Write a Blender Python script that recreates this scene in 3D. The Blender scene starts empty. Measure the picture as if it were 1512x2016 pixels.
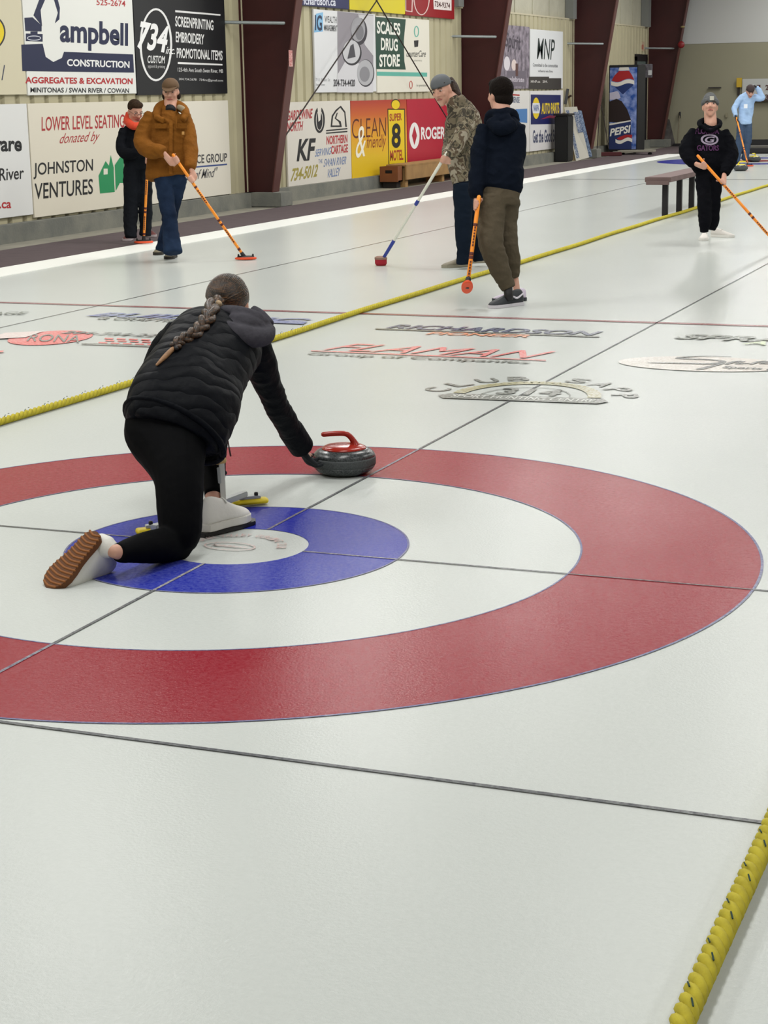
import bpy, bmesh, math, random
import numpy as np
from mathutils import Vector, Matrix
random.seed(7)
SC = bpy.context.scene
COL = SC.collection
V = lambda *a: np.array(a, float)
def nrm(a): return a / (np.linalg.norm(a) + 1e-12)

# ------------------------------------------------------------------ camera
FPX = 3510.5; CX, CY = 756.0, 1008.0
CAM = V(2.7957, -5.5083, 1.5695)
YAW, PITCH, ROLL = .384664, .231952, -.018253
FW = V(-math.sin(YAW)*math.cos(PITCH), math.cos(YAW)*math.cos(PITCH), -math.sin(PITCH))
_rt = V(math.cos(YAW), math.sin(YAW), 0); _up = np.cross(_rt, FW)
RT = math.cos(ROLL)*_rt + math.sin(ROLL)*_up
UP = -math.sin(ROLL)*_rt + math.cos(ROLL)*_up
cam = bpy.data.cameras.new('camera'); camo = bpy.data.objects.new('camera', cam); COL.objects.link(camo)
cam.sensor_fit = 'HORIZONTAL'; cam.sensor_width = 36; cam.lens = FPX/1512*36
cam.clip_start = .05; cam.clip_end = 200
camo.matrix_world = Matrix(((RT[0], UP[0], -FW[0], CAM[0]), (RT[1], UP[1], -FW[1], CAM[1]), (RT[2], UP[2], -FW[2], CAM[2]), (0, 0, 0, 1)))
SC.camera = camo

# measuring helpers: a point of the photograph on the ice, on the left wall, on a cross plane, or at a distance
def ray(u, v): return FW + RT*(u-CX)/FPX - UP*(v-CY)/FPX
def G(u, v, z=0.0): d = ray(u, v); return CAM + d*((z-CAM[2])/d[2])
def WX(u, v, x=-8.55): d = ray(u, v); return CAM + d*((x-CAM[0])/d[0])
def WY(u, v, y): d = ray(u, v); return CAM + d*((y-CAM[1])/d[1])
def P(u, v, w): return CAM + ray(u, v)*w
def dep(p): return float((np.array(p, float)-CAM) @ FW)
RH = nrm(V(RT[0], RT[1], 0)); TOCAM = nrm(V(-FW[0], -FW[1], 0)); ZU = V(0, 0, 1)

# ------------------------------------------------------------------ light
SC.view_settings.view_transform = 'Standard'; SC.view_settings.look = 'None'
SC.view_settings.gamma = 1; SC.view_settings.exposure = -0.28
SC.view_settings.use_curve_mapping = False
world = bpy.data.worlds.new('hall'); SC.world = world; world.use_nodes = True
world.node_tree.nodes['Background'].inputs[0].default_value = (.93, .97, 1.0, 1)
world.node_tree.nodes['Background'].inputs[1].default_value = .3
def lamp(x, y, z, e, sx=.9, sy=2.6, col=(1, .987, .955)):
    l = bpy.data.lights.new('ceiling_or_fill_lamp', 'AREA'); l.shape = 'RECTANGLE'; l.size = sx; l.size_y = sy
    l.energy = e; l.color = col
    o = bpy.data.objects.new('ceiling_or_fill_lamp', l); o.location = (x, y, z); COL.objects.link(o)
for x, e in ((-4.3, 175), (0.1, 135), (4.4, 95), (8.7, 85)):
    for k in range(9):
        lamp(x, -5.5+5.6*k, 4.85, e*(.9, .95, 1.0, 1.08, 1.1, 1.1, 1.12, 1.12, 1.08)[k])
for k in range(8): lamp(-7.0, -2.7+5.6*k, 4.85, 60)  # added fill row that brightens the wall boards, no known fixtures there

# ------------------------------------------------------------------ materials
def lin(h):
    h = h.lstrip('#'); c = [int(h[i:i+2], 16)/255 for i in (0, 2, 4)]
    return tuple(x/12.92 if x <= .04045 else ((x+.055)/1.055)**2.4 for x in c)+(1,)
MATS = {}
def mat(name, col, rough=.6, metal=0, bump=None, mottle=None, spec=.4, sheen=0, emit=None):
    """procedural principled material; bump=(scale,strength,dist); mottle=(scale, other colour, amount)"""
    if name in MATS: return MATS[name]
    m = bpy.data.materials.new(name); m.use_nodes = True; MATS[name] = m
    nt = m.node_tree; N = nt.nodes; L = nt.links; b = N['Principled BSDF']
    c = lin(col); b.inputs['Base Color'].default_value = c
    b.inputs['Roughness'].default_value = rough; b.inputs['Metallic'].default_value = metal
    b.inputs['Specular IOR Level'].default_value = spec
    if sheen: b.inputs['Sheen Weight'].default_value = sheen
    tc = N.new('ShaderNodeTexCoord')
    if mottle:
        n = N.new('ShaderNodeTexNoise'); n.inputs['Scale'].default_value = mottle[0]; n.inputs['Detail'].default_value = 5
        L.new(tc.outputs['Object'], n.inputs['Vector'])
        r = N.new('ShaderNodeMapRange'); r.inputs[1].default_value = .35; r.inputs[2].default_value = .65; r.inputs[4].default_value = mottle[2]
        L.new(n.outputs['Fac'], r.inputs[0])
        mx = N.new('ShaderNodeMix'); mx.data_type = 'RGBA'; L.new(r.outputs[0], mx.inputs[0])
        mx.inputs[6].default_value = c; mx.inputs[7].default_value = lin(mottle[1]); L.new(mx.outputs[2], b.inputs['Base Color'])
    if bump:
        n = N.new('ShaderNodeTexNoise'); n.inputs['Scale'].default_value = bump[0]; n.inputs['Detail'].default_value = 3
        L.new(tc.outputs['Object'], n.inputs['Vector'])
        bp = N.new('ShaderNodeBump'); bp.inputs['Strength'].default_value = bump[1]; bp.inputs['Distance'].default_value = bump[2]
        L.new(n.outputs['Fac'], bp.inputs['Height']); L.new(bp.outputs[0], b.inputs['Normal'])
    if emit:
        b.inputs['Emission Color'].default_value = lin(emit[0]); b.inputs['Emission Strength'].default_value = emit[1]
    return m

def ice(name, col, frost=.12, frostcol='#e9edea', wear=None):
    """paint sealed under pebbled ice: frost mottling, fine pebble bump, glossy skin"""
    if name in MATS: return MATS[name]
    m = bpy.data.materials.new(name); m.use_nodes = True; MATS[name] = m
    nt = m.node_tree; N = nt.nodes; L = nt.links; b = N['Principled BSDF']
    tc = N.new('ShaderNodeNewGeometry')
    n1 = N.new('ShaderNodeTexNoise'); n1.inputs['Scale'].default_value = 62; n1.inputs['Detail'].default_value = 6; n1.inputs['Roughness'].default_value = .7
    n2 = N.new('ShaderNodeTexNoise'); n2.inputs['Scale'].default_value = .8; n2.inputs['Detail'].default_value = 3
    for n in (n1, n2): L.new(tc.outputs['Position'], n.inputs['Vector'])
    r = N.new('ShaderNodeMapRange'); r.inputs[1].default_value = .3; r.inputs[2].default_value = .64; r.inputs[4].default_value = frost*1.8
    L.new(n1.outputs['Fac'], r.inputs[0])
    r2 = N.new('ShaderNodeMapRange'); r2.inputs[1].default_value = .3; r2.inputs[2].default_value = .7; r2.inputs[3].default_value = .3; r2.inputs[4].default_value = 1.2
    L.new(n2.outputs['Fac'], r2.inputs[0])
    mu = N.new('ShaderNodeMath'); mu.operation = 'MULTIPLY'; L.new(r.outputs[0], mu.inputs[0]); L.new(r2.outputs[0], mu.inputs[1])
    ad = N.new('ShaderNodeMath'); ad.operation = 'ADD'; ad.inputs[1].default_value = frost*.08; L.new(mu.outputs[0], ad.inputs[0])
    mx = N.new('ShaderNodeMix'); mx.data_type = 'RGBA'; L.new(ad.outputs[0], mx.inputs[0])
    mx.inputs[6].default_value = lin(col); mx.inputs[7].default_value = lin(frostcol)
    L.new(mx.outputs[2], b.inputs['Base Color'])
    n3 = N.new('ShaderNodeTexNoise'); n3.inputs['Scale'].default_value = 120; n3.inputs['Detail'].default_value = 2
    L.new(tc.outputs['Position'], n3.inputs['Vector'])
    n4 = N.new('ShaderNodeTexNoise'); n4.inputs['Scale'].default_value = 520; n4.inputs['Detail'].default_value = 1
    L.new(tc.outputs['Position'], n4.inputs['Vector'])
    bp = N.new('ShaderNodeBump'); bp.inputs['Strength'].default_value = .55; bp.inputs['Distance'].default_value = .0011
    L.new(n3.outputs['Fac'], bp.inputs['Height'])
    bq = N.new('ShaderNodeBump'); bq.inputs['Strength'].default_value = .4; bq.inputs['Distance'].default_value = .0006
    L.new(n4.outputs['Fac'], bq.inputs['Height']); L.new(bp.outputs[0], bq.inputs['Normal']); L.new(bq.outputs[0], b.inputs['Normal'])
    b.inputs['Roughness'].default_value = .14; b.inputs['Specular IOR Level'].default_value = .08; b.inputs['IOR'].default_value = 1.33
    return m

# ------------------------------------------------------------------ object helpers
def rootloc(o):
    while o.parent is not None: o = o.parent
    return np.array(o.location, float)
def link(name, me, m, parent=None, label=None, loc=None):
    if m is not None:
        for x in (m if isinstance(m, (list, tuple)) else [m]): me.materials.append(x)
    o = bpy.data.objects.new(name, me); COL.objects.link(o)
    if parent is not None:
        L_ = rootloc(parent); me.transform(Matrix.Translation(-Vector(L_))); o.parent = parent
    elif loc is not None:
        me.transform(Matrix.Translation(-Vector(loc))); o.location = loc
    if label: o['label'] = label
    return o
def thing(name, label, cat, loc, group=None):
    o = bpy.data.objects.new(name, None); o.empty_display_size = .1; COL.objects.link(o)
    o.location = tuple(float(x) for x in loc); o['label'] = label; o['category'] = cat
    if group: o['group'] = group
    return o
def tag(o, label, cat, group=None):
    o['label'] = label; o['category'] = cat
    if group: o['group'] = group
    return o
def struct(o): o['kind'] = 'structure'; return o

class MB:
    def __init__(s): s.v = []; s.f = []; s.mi = []
    def add(s, vs, fs, mi=0):
        b = len(s.v); s.v += [tuple(map(float, p)) for p in vs]; s.f += [tuple(i+b for i in f) for f in fs]; s.mi += [mi]*len(fs); return s
    def box(s, a, b, mi=0):
        x0, y0, z0 = np.minimum(a, b); x1, y1, z1 = np.maximum(a, b)
        return s.add([(x0, y0, z0), (x1, y0, z0), (x1, y1, z0), (x0, y1, z0), (x0, y0, z1), (x1, y0, z1), (x1, y1, z1), (x0, y1, z1)],
                     [(0, 3, 2, 1), (4, 5, 6, 7), (0, 1, 5, 4), (1, 2, 6, 5), (2, 3, 7, 6), (3, 0, 4, 7)], mi)
    def obox(s, c, ax, ay, az, mi=0):
        """box about c with half-axis vectors"""
        c = np.array(c, float); vs = [c+i*ax+j*ay+k*az for k in (-1, 1) for (i, j) in ((-1, -1), (1, -1), (1, 1), (-1, 1))]
        return s.add(vs, [(0, 3, 2, 1), (4, 5, 6, 7), (0, 1, 5, 4), (1, 2, 6, 5), (2, 3, 7, 6), (3, 0, 4, 7)], mi)
    def bar(s, a, b, w, h, upv=ZU, mi=0):
        a = np.array(a, float); b = np.array(b, float); t = nrm(b-a); sd = nrm(np.cross(t, upv)); n = np.cross(sd, t)
        return s.obox((a+b)/2, (b-a)/2, sd*w/2, n*h/2, mi)
    def tube(s, pts, rad, side=None, seg=14, sub=1, cap=True, mi=0, cd=1.0):
        v_, f_ = tubegeo(pts, rad, side, seg, sub, cap, cd); return s.add(v_, f_, mi)
    def ell(s, c, r, ax=None, seg=20, rings=12, mi=0):
        c = np.array(c, float); A = np.eye(3) if ax is None else np.array(ax, float)
        vs = []; fs = []
        for i in range(1, rings):
            t = math.pi*i/rings
            for j in range(seg):
                p = 2*math.pi*j/seg; l = V(math.sin(t)*math.cos(p)*r[0], math.sin(t)*math.sin(p)*r[1], math.cos(t)*r[2]); vs.append(c+l@A)
        vs.append(c+V(0, 0, r[2])@A); vs.append(c-V(0, 0, r[2])@A); n = len(vs)
        for i in range(rings-2):
            for j in range(seg):
                a = i*seg+j; b = i*seg+(j+1) % seg; fs.append((a, a+seg, b+seg, b))
        for j in range(seg):
            fs.append((n-2, j, (j+1) % seg)); k = (rings-2)*seg; fs.append((n-1, k+(j+1) % seg, k+j))
        return s.add(vs, fs, mi)
    def lathe(s, c, prof, seg=32, ax=None, mi=0):
        """prof: (r,z) from bottom to top"""
        c = np.array(c, float); A = np.eye(3) if ax is None else np.array(ax, float); vs = []; fs = []
        for r, z in prof:
            for j in range(seg):
                t = 2*math.pi*j/seg; vs.append(c+V(r*math.cos(t), r*math.sin(t), z)@A)
        for i in range(len(prof)-1):
            for j in range(seg):
                a = i*seg+j; b = i*seg+(j+1) % seg; fs.append((a, b, b+seg, a+seg))
        fs.append(tuple(range(seg))[::-1]); fs.append(tuple(range((len(prof)-1)*seg, len(prof)*seg)))
        return s.add(vs, fs, mi)
    def poly(s, pts, mi=0): return s.add(pts, [tuple(range(len(pts)))], mi)
    def prism(s, pts, off, mi=0):
        n = len(pts); p = [np.array(q, float) for q in pts]; q = [a+off for a in p]
        return s.add(p+q, [tuple(range(n))[::-1], tuple(range(n, 2*n))]+[(i, (i+1) % n, n+(i+1) % n, n+i) for i in range(n)], mi)
    def mesh(s, name, smooth=False):
        me = bpy.data.meshes.new(name); me.from_pydata(s.v, [], s.f)
        me.polygons.foreach_set('material_index', s.mi)
        if smooth: me.polygons.foreach_set('use_smooth', [True]*len(s.f))
        me.update(); return me
    def build(s, name, m, parent=None, smooth=False, label=None, loc=None, bevel=0):
        me = s.mesh(name, smooth)
        if bevel:
            bm = bmesh.new(); bm.from_mesh(me); bmesh.ops.recalc_face_normals(bm, faces=bm.faces)
            bmesh.ops.bevel(bm, geom=bm.edges[:], offset=bevel, segments=2, affect='EDGES', clamp_overlap=True); bm.to_mesh(me); bm.free()
        return link(name, me, m, parent, label, loc)
    def fused(s, name, m, parent=None, voxel=.008, smooth=5, label=None, loc=None, fold=None):
        """overlapping closed shapes grown into ONE continuous surface"""
        me = s.mesh(name); o = bpy.data.objects.new('tmp', me); COL.objects.link(o)
        r = o.modifiers.new('r', 'REMESH'); r.mode = 'VOXEL'; r.voxel_size = voxel; r.use_smooth_shade = True
        if smooth:
            sm = o.modifiers.new('s', 'SMOOTH'); sm.factor = .5; sm.iterations = smooth
        dg = bpy.context.evaluated_depsgraph_get(); m2 = bpy.data.meshes.new_from_object(o.evaluated_get(dg))
        bpy.data.objects.remove(o); bpy.data.meshes.remove(me); m2.name = name
        if fold:   # cloth creases: (height, frequency, stretch along z)
            from mathutils import noise
            amp, fr_, st_ = fold; nv = [v.normal.copy() for v in m2.vertices]
            for v, n_ in zip(m2.vertices, nv):
                p = v.co; q = Vector((p.x*fr_+p.z*1.5, p.y*fr_, p.z*fr_*st_+p.x*2))
                a = 1-abs(noise.noise(q))*2.2; b_ = noise.noise(q*.45+Vector((7, 3, 1)))
                v.co += n_*(amp*(a*.55-.3+b_*.9))
            m2.update()
        m2.polygons.foreach_set('use_smooth', [True]*len(m2.polygons))
        return link(name, m2, m, parent, label, loc)

def spline(pts, sub):
    pts = [np.array(p, float) for p in pts]
    if sub <= 1 or len(pts) < 3:
        if len(pts) == 2 and sub > 1: return [pts[0]+(pts[1]-pts[0])*i/sub for i in range(sub+1)]
        return pts
    out = []; n = len(pts)
    for i in range(n-1):
        p0 = pts[max(i-1, 0)]; p1 = pts[i]; p2 = pts[i+1]; p3 = pts[min(i+2, n-1)]
        for k in range(sub):
            t = k/sub
            out.append(.5*((2*p1)+(p2-p0)*t+(2*p0-5*p1+4*p2-p3)*t*t+(-p0+3*p1-3*p2+p3)*t**3))
    out.append(pts[-1]); return out
def tubegeo(pts, rad, side=None, seg=14, sub=1, cap=True, cd=1.0):
    rr = [(r, r) if np.isscalar(r) else tuple(r) for r in rad]
    if sub > 1:
        z = spline([np.concatenate([np.array(p, float), r]) for p, r in zip(pts, rr)], sub)
        pts = [q[:3] for q in z]; rr = [(max(q[3], 1e-4), max(q[4], 1e-4)) for q in z]
    pts = [np.array(p, float) for p in pts]; n = len(pts)
    T = [nrm(pts[min(i+1, n-1)]-pts[max(i-1, 0)]) for i in range(n)]
    S = side
    if S is None:
        S = np.cross(T[0], V(0, 0, 1))
        if np.linalg.norm(S) < .1: S = np.cross(T[0], V(1, 0, 0))
    rings = []
    S = nrm(S-T[0]*(S@T[0]))
    for i in range(n):
        b = side if side is not None else S
        S = nrm(b-T[i]*(b@T[i])); B = np.cross(T[i], S); rings.append((pts[i], S, B, rr[i]))
    if cap:
        a = rings[0]; z = rings[-1]; pre = []; post = []
        for k in (1, 2):
            c, s_ = math.cos(k*math.pi/6), math.sin(k*math.pi/6)
            if cd < .5: c = 1-.04*k
            h0 = min(a[3])*cd; h1 = min(z[3])*cd
            pre.insert(0, (a[0]-T[0]*h0*s_, a[1], a[2], (a[3][0]*c, a[3][1]*c)))
            post.append((z[0]+T[-1]*h1*s_, z[1], z[2], (z[3][0]*c, z[3][1]*c)))
        rings = pre+rings+post
    vs = []; fs = []
    for c, s_, b, r in rings:
        for j in range(seg):
            t = 2*math.pi*j/seg; vs.append(c+s_*r[0]*math.cos(t)+b*r[1]*math.sin(t))
    m = len(rings)
    for i in range(m-1):
        for j in range(seg):
            a = i*seg+j; b = i*seg+(j+1) % seg; fs.append((a, b, b+seg, a+seg))
    fs.append(tuple(range(seg))[::-1]); fs.append(tuple(range((m-1)*seg, m*seg)))
    return vs, fs

def glyphs(body, bold=0, shear=0, spacing=1.0):
    bold = min(bold, .03)
    c = bpy.data.curves.new('t', 'FONT'); c.body = body; c.offset = bold; c.shear = shear; c.resolution_u = 4; c.space_character = spacing
    o = bpy.data.objects.new('t', c); COL.objects.link(o)
    dg = bpy.context.evaluated_depsgraph_get(); me = bpy.data.meshes.new_from_object(o.evaluated_get(dg))
    vs = np.array([v.co[:] for v in me.vertices]); fs = [tuple(p.vertices) for p in me.polygons]
    bpy.data.objects.remove(o); bpy.data.curves.remove(c); bpy.data.meshes.remove(me)
    if len(vs) == 0: return np.zeros((0, 3)), []
    lo, hi = vs.min(0), vs.max(0); vs = (vs-lo)/np.maximum(hi-lo, 1e-6); return vs, fs
def text_on(mb, body, o, sx, sy, bold=0, shear=0, mi=0, spacing=1.0):
    """write into the parallelogram o, o+sx, o+sy"""
    vs, fs = glyphs(body, bold, shear, spacing)
    mb.add([o+sx*p[0]+sy*p[1] for p in vs], fs, mi)

# ================================================================== THE HALL
M_ICE = ice('ice_white', '#bfc4c1', .12, '#dadedb')
mb = MB(); mb.box((-6.9, -9, -.05), (7.0, 36.6, 0)); ice_floor = struct(mb.build('floor', M_ICE))
ZI = .0015
def disc(r0, r1, c=(0, 0), z=ZI, seg=160):
    mb = MB(); vs = []; fs = []
    for j in range(seg):
        t = 2*math.pi*j/seg; vs += [(c[0]+r0*math.cos(t), c[1]+r0*math.sin(t), z), (c[0]+r1*math.cos(t), c[1]+r1*math.sin(t), z)]
    for j in range(seg):
        a = 2*j; b = 2*((j+1) % seg); fs.append((a, a+1, b+1, b))
    return mb.add(vs, fs)
M_RED = ice('ice_red', '#860f20', .13, '#c07c84'); M_BLUE = ice('ice_blue', '#0e1a94', .16, '#7f8aca')
M_LINE = ice('ice_line', '#34363e', .14); M_FAINT = ice('ice_line_faint', '#3a2450', .25); M_LINERED = ice('ice_line_red', '#50202c', .1); M_HOG = ice('ice_hog', '#7c1824', .2)
M_EDGE = ice('ice_ring_edge', '#44447c', .15)
SHX = 4.354
FARY = 32.7
for cx_, cy_ in ((0, 0), (-SHX, FARY)):
    disc(1.219, 1.829, (cx_, cy_)).build('red_ring' if cy_ == 0 else 'far_blue_ring', M_RED if cy_ == 0 else M_BLUE, ice_floor)
    disc(.254, .610, (cx_, cy_)).build('blue_ring' if cy_ == 0 else 'far_red_ring', M_BLUE if cy_ == 0 else M_RED, ice_floor)
ed = disc(1.825, 1.834, z=ZI*1.5); ed2 = disc(1.215, 1.222, z=ZI*1.5); ed.add(ed2.v, ed2.f); ed3 = disc(.606, .613, z=ZI*1.5); ed.add(ed3.v, ed3.f)
ed.build('ring_outline', M_EDGE, ice_floor)
def strip(name, a, b, w, m, z=ZI*2):
    a = V(*a, z); b = V(*b, z); t = nrm(b-a); s = V(-t[1], t[0], 0)*w/2
    return MB().poly([a-s, b-s, b+s, a+s]).build(name, m, ice_floor)
for k in (0, -SHX, SHX):
    if k: strip('centre_line', (k, -5), (k, 36), .012, M_LINE)
for a, b, m in ((-5, -1.832, 0), (-1.83, -1.219, 1), (-1.216, -.613, 0), (-.61, -.255, 1), (.255, .61, 1), (.613, 1.216, 0), (1.22, 1.829, 1), (1.832, 36, 0)):
    strip('centre_line', (0, a), (0, b), .012, M_FAINT if m else M_LINE)
for a, b, m in ((-6.5, -1.832, 0), (-1.829, -1.22, 1), (-1.216, -.613, 0), (-.61, -.255, 1), (.255, .61, 1), (.613, 1.216, 0), (1.22, 1.829, 2), (1.832, 6.6, 0)):
    strip('tee_line', (a, 0), (b, 0), .012, (M_LINE, M_FAINT, M_LINERED)[m])
strip('back_line', (-6.5, -1.842), (6.6, -1.842), .015, M_LINE)
strip('hog_line', (-6.5, 6.401), (6.6, 6.401), .075, M_HOG)
strip('far_hog_line', (-6.5, 25.2), (6.6, 25.2), .06, M_LINE)
strip('far_tee_line', (-6.5, FARY), (6.6, FARY), .03, M_LINE)

# ---- painted sponsor names in the ice (read from the photographer's side)
IZ = [ZI*3]
def ice_text(name, lines, sub=None):
    """lines: (text, baseline-left px, baseline-right px, top-left px, material, bold, shear)"""
    mb = MB(); ms = []
    for (t, bl, br, tl, m, bold, shear) in lines:
        IZ[0] += .0003; z_ = IZ[0]
        o = G(*bl, z_); sx = G(*br, z_)-o; sy = G(*tl, z_)-o
        if m not in ms: ms.append(m)
        if t is None: mb.poly([o, o+sx, o+sx+sy, o+sy], ms.index(m))
        else: text_on(mb, t, o, sx, sy, bold, shear, ms.index(m))
    return mb.build(name, ms, ice_floor)
I_NAVY = ice('ice_navy', '#23285c', .3); I_GREY = ice('ice_grey', '#5b5c54', .3); I_OR = ice('ice_orange', '#e08a5c', .35)
I_RED2 = ice('ice_letter_red', '#dc4a48', .3); I_PINK = ice('ice_pink', '#d8bcb8', .5); I_GOLD = ice('ice_gold', '#9c935a', .4)
I_GRN = ice('ice_green', '#3f4a38', .35); I_LGRN = ice('ice_light_green', '#a9c07a', .45); I_PEACH = ice('ice_peach', '#bdb2a8', .5); I_BLUE2 = ice('ice_logo_blue', '#3b4a96', .35)
I_BLK = ice('ice_black', '#3a3c3c', .3)
ice_text('painted_sponsor_name', [('RICHARDSON', (757, 646), (1180, 661), (772, 638), I_NAVY, .03, .35), (None, (738, 648), (1180, 664), (740, 646), I_GREY, 0, 0), ('PIONEER', (836, 658), (1040, 664), (842, 653), I_OR, .03, .3)])
ice_text('painted_sponsor_name', [('FLAMAN', (635, 688), (1072, 706), (668, 675), I_RED2, .0, .5), (None, (612, 691), (1075, 710), (613, 689.5), I_RED2, 0, 0), ('Group of Companies', (602, 699), (1042, 717), (610, 693), I_GREY, .02, .2)])
# club crest: arched name, wreath, number, banner
cr = MB(); o = G(912, 783, ZI*3); ex = (G(1180, 789, ZI*3)-G(880, 778, ZI*3)); L_ = np.linalg.norm(ex); ex = ex/L_; ey = V(-ex[1], ex[0], 0)
cc = G(1030, 781, ZI*3); R0 = .44
def arcw(mb, r0, r1, a0, a1, mi, asp=1.0, n=40):
    vs = []; fs = []
    for i in range(n+1):
        a = a0+(a1-a0)*i/n; d = ex*math.cos(a)+ey*math.sin(a)*asp; vs += [cc+d*r0, cc+d*r1]
    for i in range(n): fs.append((2*i, 2*i+1, 2*i+3, 2*i+2))
    mb.add(vs, fs, mi)
arcw(cr, .33, .40, .1, math.pi-.1, 0, 1.25)
for i in range(26):
    a = .15+i*.11; d = ex*math.cos(a)+ey*math.sin(a)*1.25; q = cc+d*.365; t = nrm(np.cross(d, ZU))
    cr.poly([q-t*.03+V(0, 0, .0006), q+d*.045+V(0, 0, .0006), q+t*.03+V(0, 0, .0006), q-d*.02+V(0, 0, .0006)], 0)
arcw(cr, .235, .243, .1, math.pi-.1, 1, 1.3)
name = 'CLUB SAPP'
name_ = name
for i, ch in enumerate(name):
    if ch == ' ': continue
    a = math.pi*.93-i*(math.pi*.86/(len(name)-1)); d = ex*math.cos(a)*.84+ey*math.sin(a)*1.0; q = cc+d*.54+ey*.0; t = nrm(ex*math.sin(a)*1-ey*math.cos(a)*.8); n_ = nrm(np.cross(ZU, t))
    text_on(cr, ch, q-t*.06, t*.12, n_*.14, .015, 0, 1)
text_on(cr, '314', cc-ex*.17+ey*.06, ex*.34, ey*.2, .05, 0, 1)
cr.poly([cc+V(0, 0, .0012)+a for a in (-ex*.40-ey*.13, ex*.42-ey*.13, ex*.46-ey*.06, ex*.42+ey*.02, -ex*.40+ey*.02, -ex*.45-ey*.05)], 1)
I_WH = ice('ice_paint_white', '#c9cbc6', .3)
bn = MB(); text_on(bn, 'SPORT HUNTING CENTRE', cc-ex*.37-ey*.095+V(0, 0, ZI+.0012), ex*.76, ey*.085, .02, 0, 0)
cr.build('painted_club_crest', [I_GOLD, I_GREY], ice_floor)
bn.build('painted_banner_lettering', I_WH, ice_floor)
# right-hand sheet logos, cut by the frame
ice_text('painted_sponsor_name', [('SPRAY', (1325, 666), (1640, 678), (1330, 656), I_GRN, .06, .5), ('AGRO', (1460, 677), (1650, 684), (1464, 670), I_LGRN, .03, .4)])
pe = MB(); vs = []
pc = (G(1215, 716, ZI*2.5)+G(1560, 716, ZI*2.5))/2; pa = (G(1560, 728, ZI*2.5)-G(1215, 716, ZI*2.5))/2; pb = V(-pa[1], pa[0], 0); pb = nrm(pb)*.28
pe.poly([pc+pa*math.cos(t)+pb*math.sin(t) for t in np.linspace(0, 2*math.pi, 49)[:-1]]).build('painted_peach_oval', I_PEACH, ice_floor)
scr = MB(); scr.tube([G(u, v, .003) for u, v in [(1437, 703), (1380, 702), (1334, 706), (1400, 709), (1424, 713), (1400, 717), (1345, 716), (1276, 715)]], [.012, .014, .02, .014, .02, .02, .016, .006], sub=4, seg=6)
scr.tube([G(u, v, .003) for u, v in [(1424, 716), (1400, 722), (1376, 728), (1395, 724)]], [.01, .016, .02, .01], sub=3, seg=6)
for (u, v) in ((1430, 716), (1478, 716), (1520, 717), (1565, 718)):
    scr.tube([G(u, v+2, .003), G(u+16, v-3, .003), G(u+34, v-4, .003), G(u+20, v+1, .003), G(u+44, v, .003)], [.012, .016, .012, .014, .008], sub=3, seg=6)
text_on(scr, 'Sports & Marine', G(1420, 727, .003), G(1620, 735, .003)-G(1420, 727, .003), G(1425, 721, .003)-G(1420, 727, .003), .02, .2)
scr.v = [(a, b, .0062+(c-.003)*.04) for a, b, c in scr.v]
scr.build('painted_script_name', I_BLK, ice_floor)
# left sheet logos
ice_text('painted_sponsor_name', [('BUILDING', (168, 622), (600, 636), (192, 614), I_BLUE2, .06, .4), ('& CRAFTING SUPPLIES', (190, 628), (520, 640), (200, 623), I_GREY, .02, .3), (None, (500, 634), (597, 638), (510, 629), I_BLUE2, 0, 0)])
ov = MB(); oc = (G(22, 666, ZI*3)+G(177, 663, ZI*3))/2; oa = (G(177, 665, ZI*3)-G(22, 665, ZI*3))/2; ob = nrm(V(-oa[1], oa[0], 0))*.36
ov.poly([oc+oa*math.cos(t)+ob*math.sin(t) for t in np.linspace(0, 2*math.pi, 49)[:-1]]).build('painted_red_oval', I_RED2, ice_floor)
ice_text('painted_sponsor_name', [('RONA', (52, 671), (155, 674), (58, 657), I_GREY, .0, .2), ('204-734-2231', (118, 656), (345, 664), (126, 651), I_BLK, .03, .4)])
bk = MB(); 
for r in range(3):
    for k in range(6):
        o_ = G(205+k*24-r*6+(r % 2)*8, 667+r*4.2+k*.9, ZI*3); bk.poly([o_, G(205+k*24-r*6+(r % 2)*8+17, 667.7+r*4.2+k*.9, ZI*3), G(205+k*24-r*6+(r % 2)*8+19, 665.5+r*4.2+k*.9, ZI*3), G(207+k*24-r*6+(r % 2)*8, 664.7+r*4.2+k*.9, ZI*3)])
bk.build('painted_brick_pattern', I_RED2, ice_floor)
ice_text('painted_sponsor_name', [(None, (158, 677), (330, 683), (162, 675), I_GREY, 0, 0), (None, (-30, 668), (50, 664), (10, 655), I_PINK, 0, 0), ('GARAGE', (-90, 620), (54, 618), (-84, 615), I_GRN, .03, .3), (None, (-30, 694), (6, 693), (-28, 691), I_RED2, 0, 0)])
bt = MB(); bc = V(0, -.02, ZI*3)
for i, ch in enumerate('SWAN VALLEY CURLING CLUB'):
    if ch == ' ': continue
    a = math.radians(165-i*6.6); d = V(math.cos(a), math.sin(a), 0); t = V(math.sin(a), -math.cos(a), 0)
    text_on(bt, ch, bc+d*.15-t*.008, t*.017, d*.035, .02)
for k in range(24):
    a, b = 2*math.pi*k/24, 2*math.pi*(k+1)/24; c_ = V(-.02, -.02, ZI*3)
    bt.poly([c_+V(.10*math.cos(a), .055*math.sin(a), 0), c_+V(.10*math.cos(b), .055*math.sin(b), 0), c_+V(.092*math.cos(b), .048*math.sin(b), 0), c_+V(.092*math.cos(a), .048*math.sin(a), 0)])
text_on(bt, 'Maintenance', bc+V(-.09, -.012, 0), V(.14, 0, 0), V(0, .03, 0), .02, .3)
bt.build('painted_button_emblem', ice('ice_button_red', '#b98f8a', .45), ice_floor)

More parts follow.
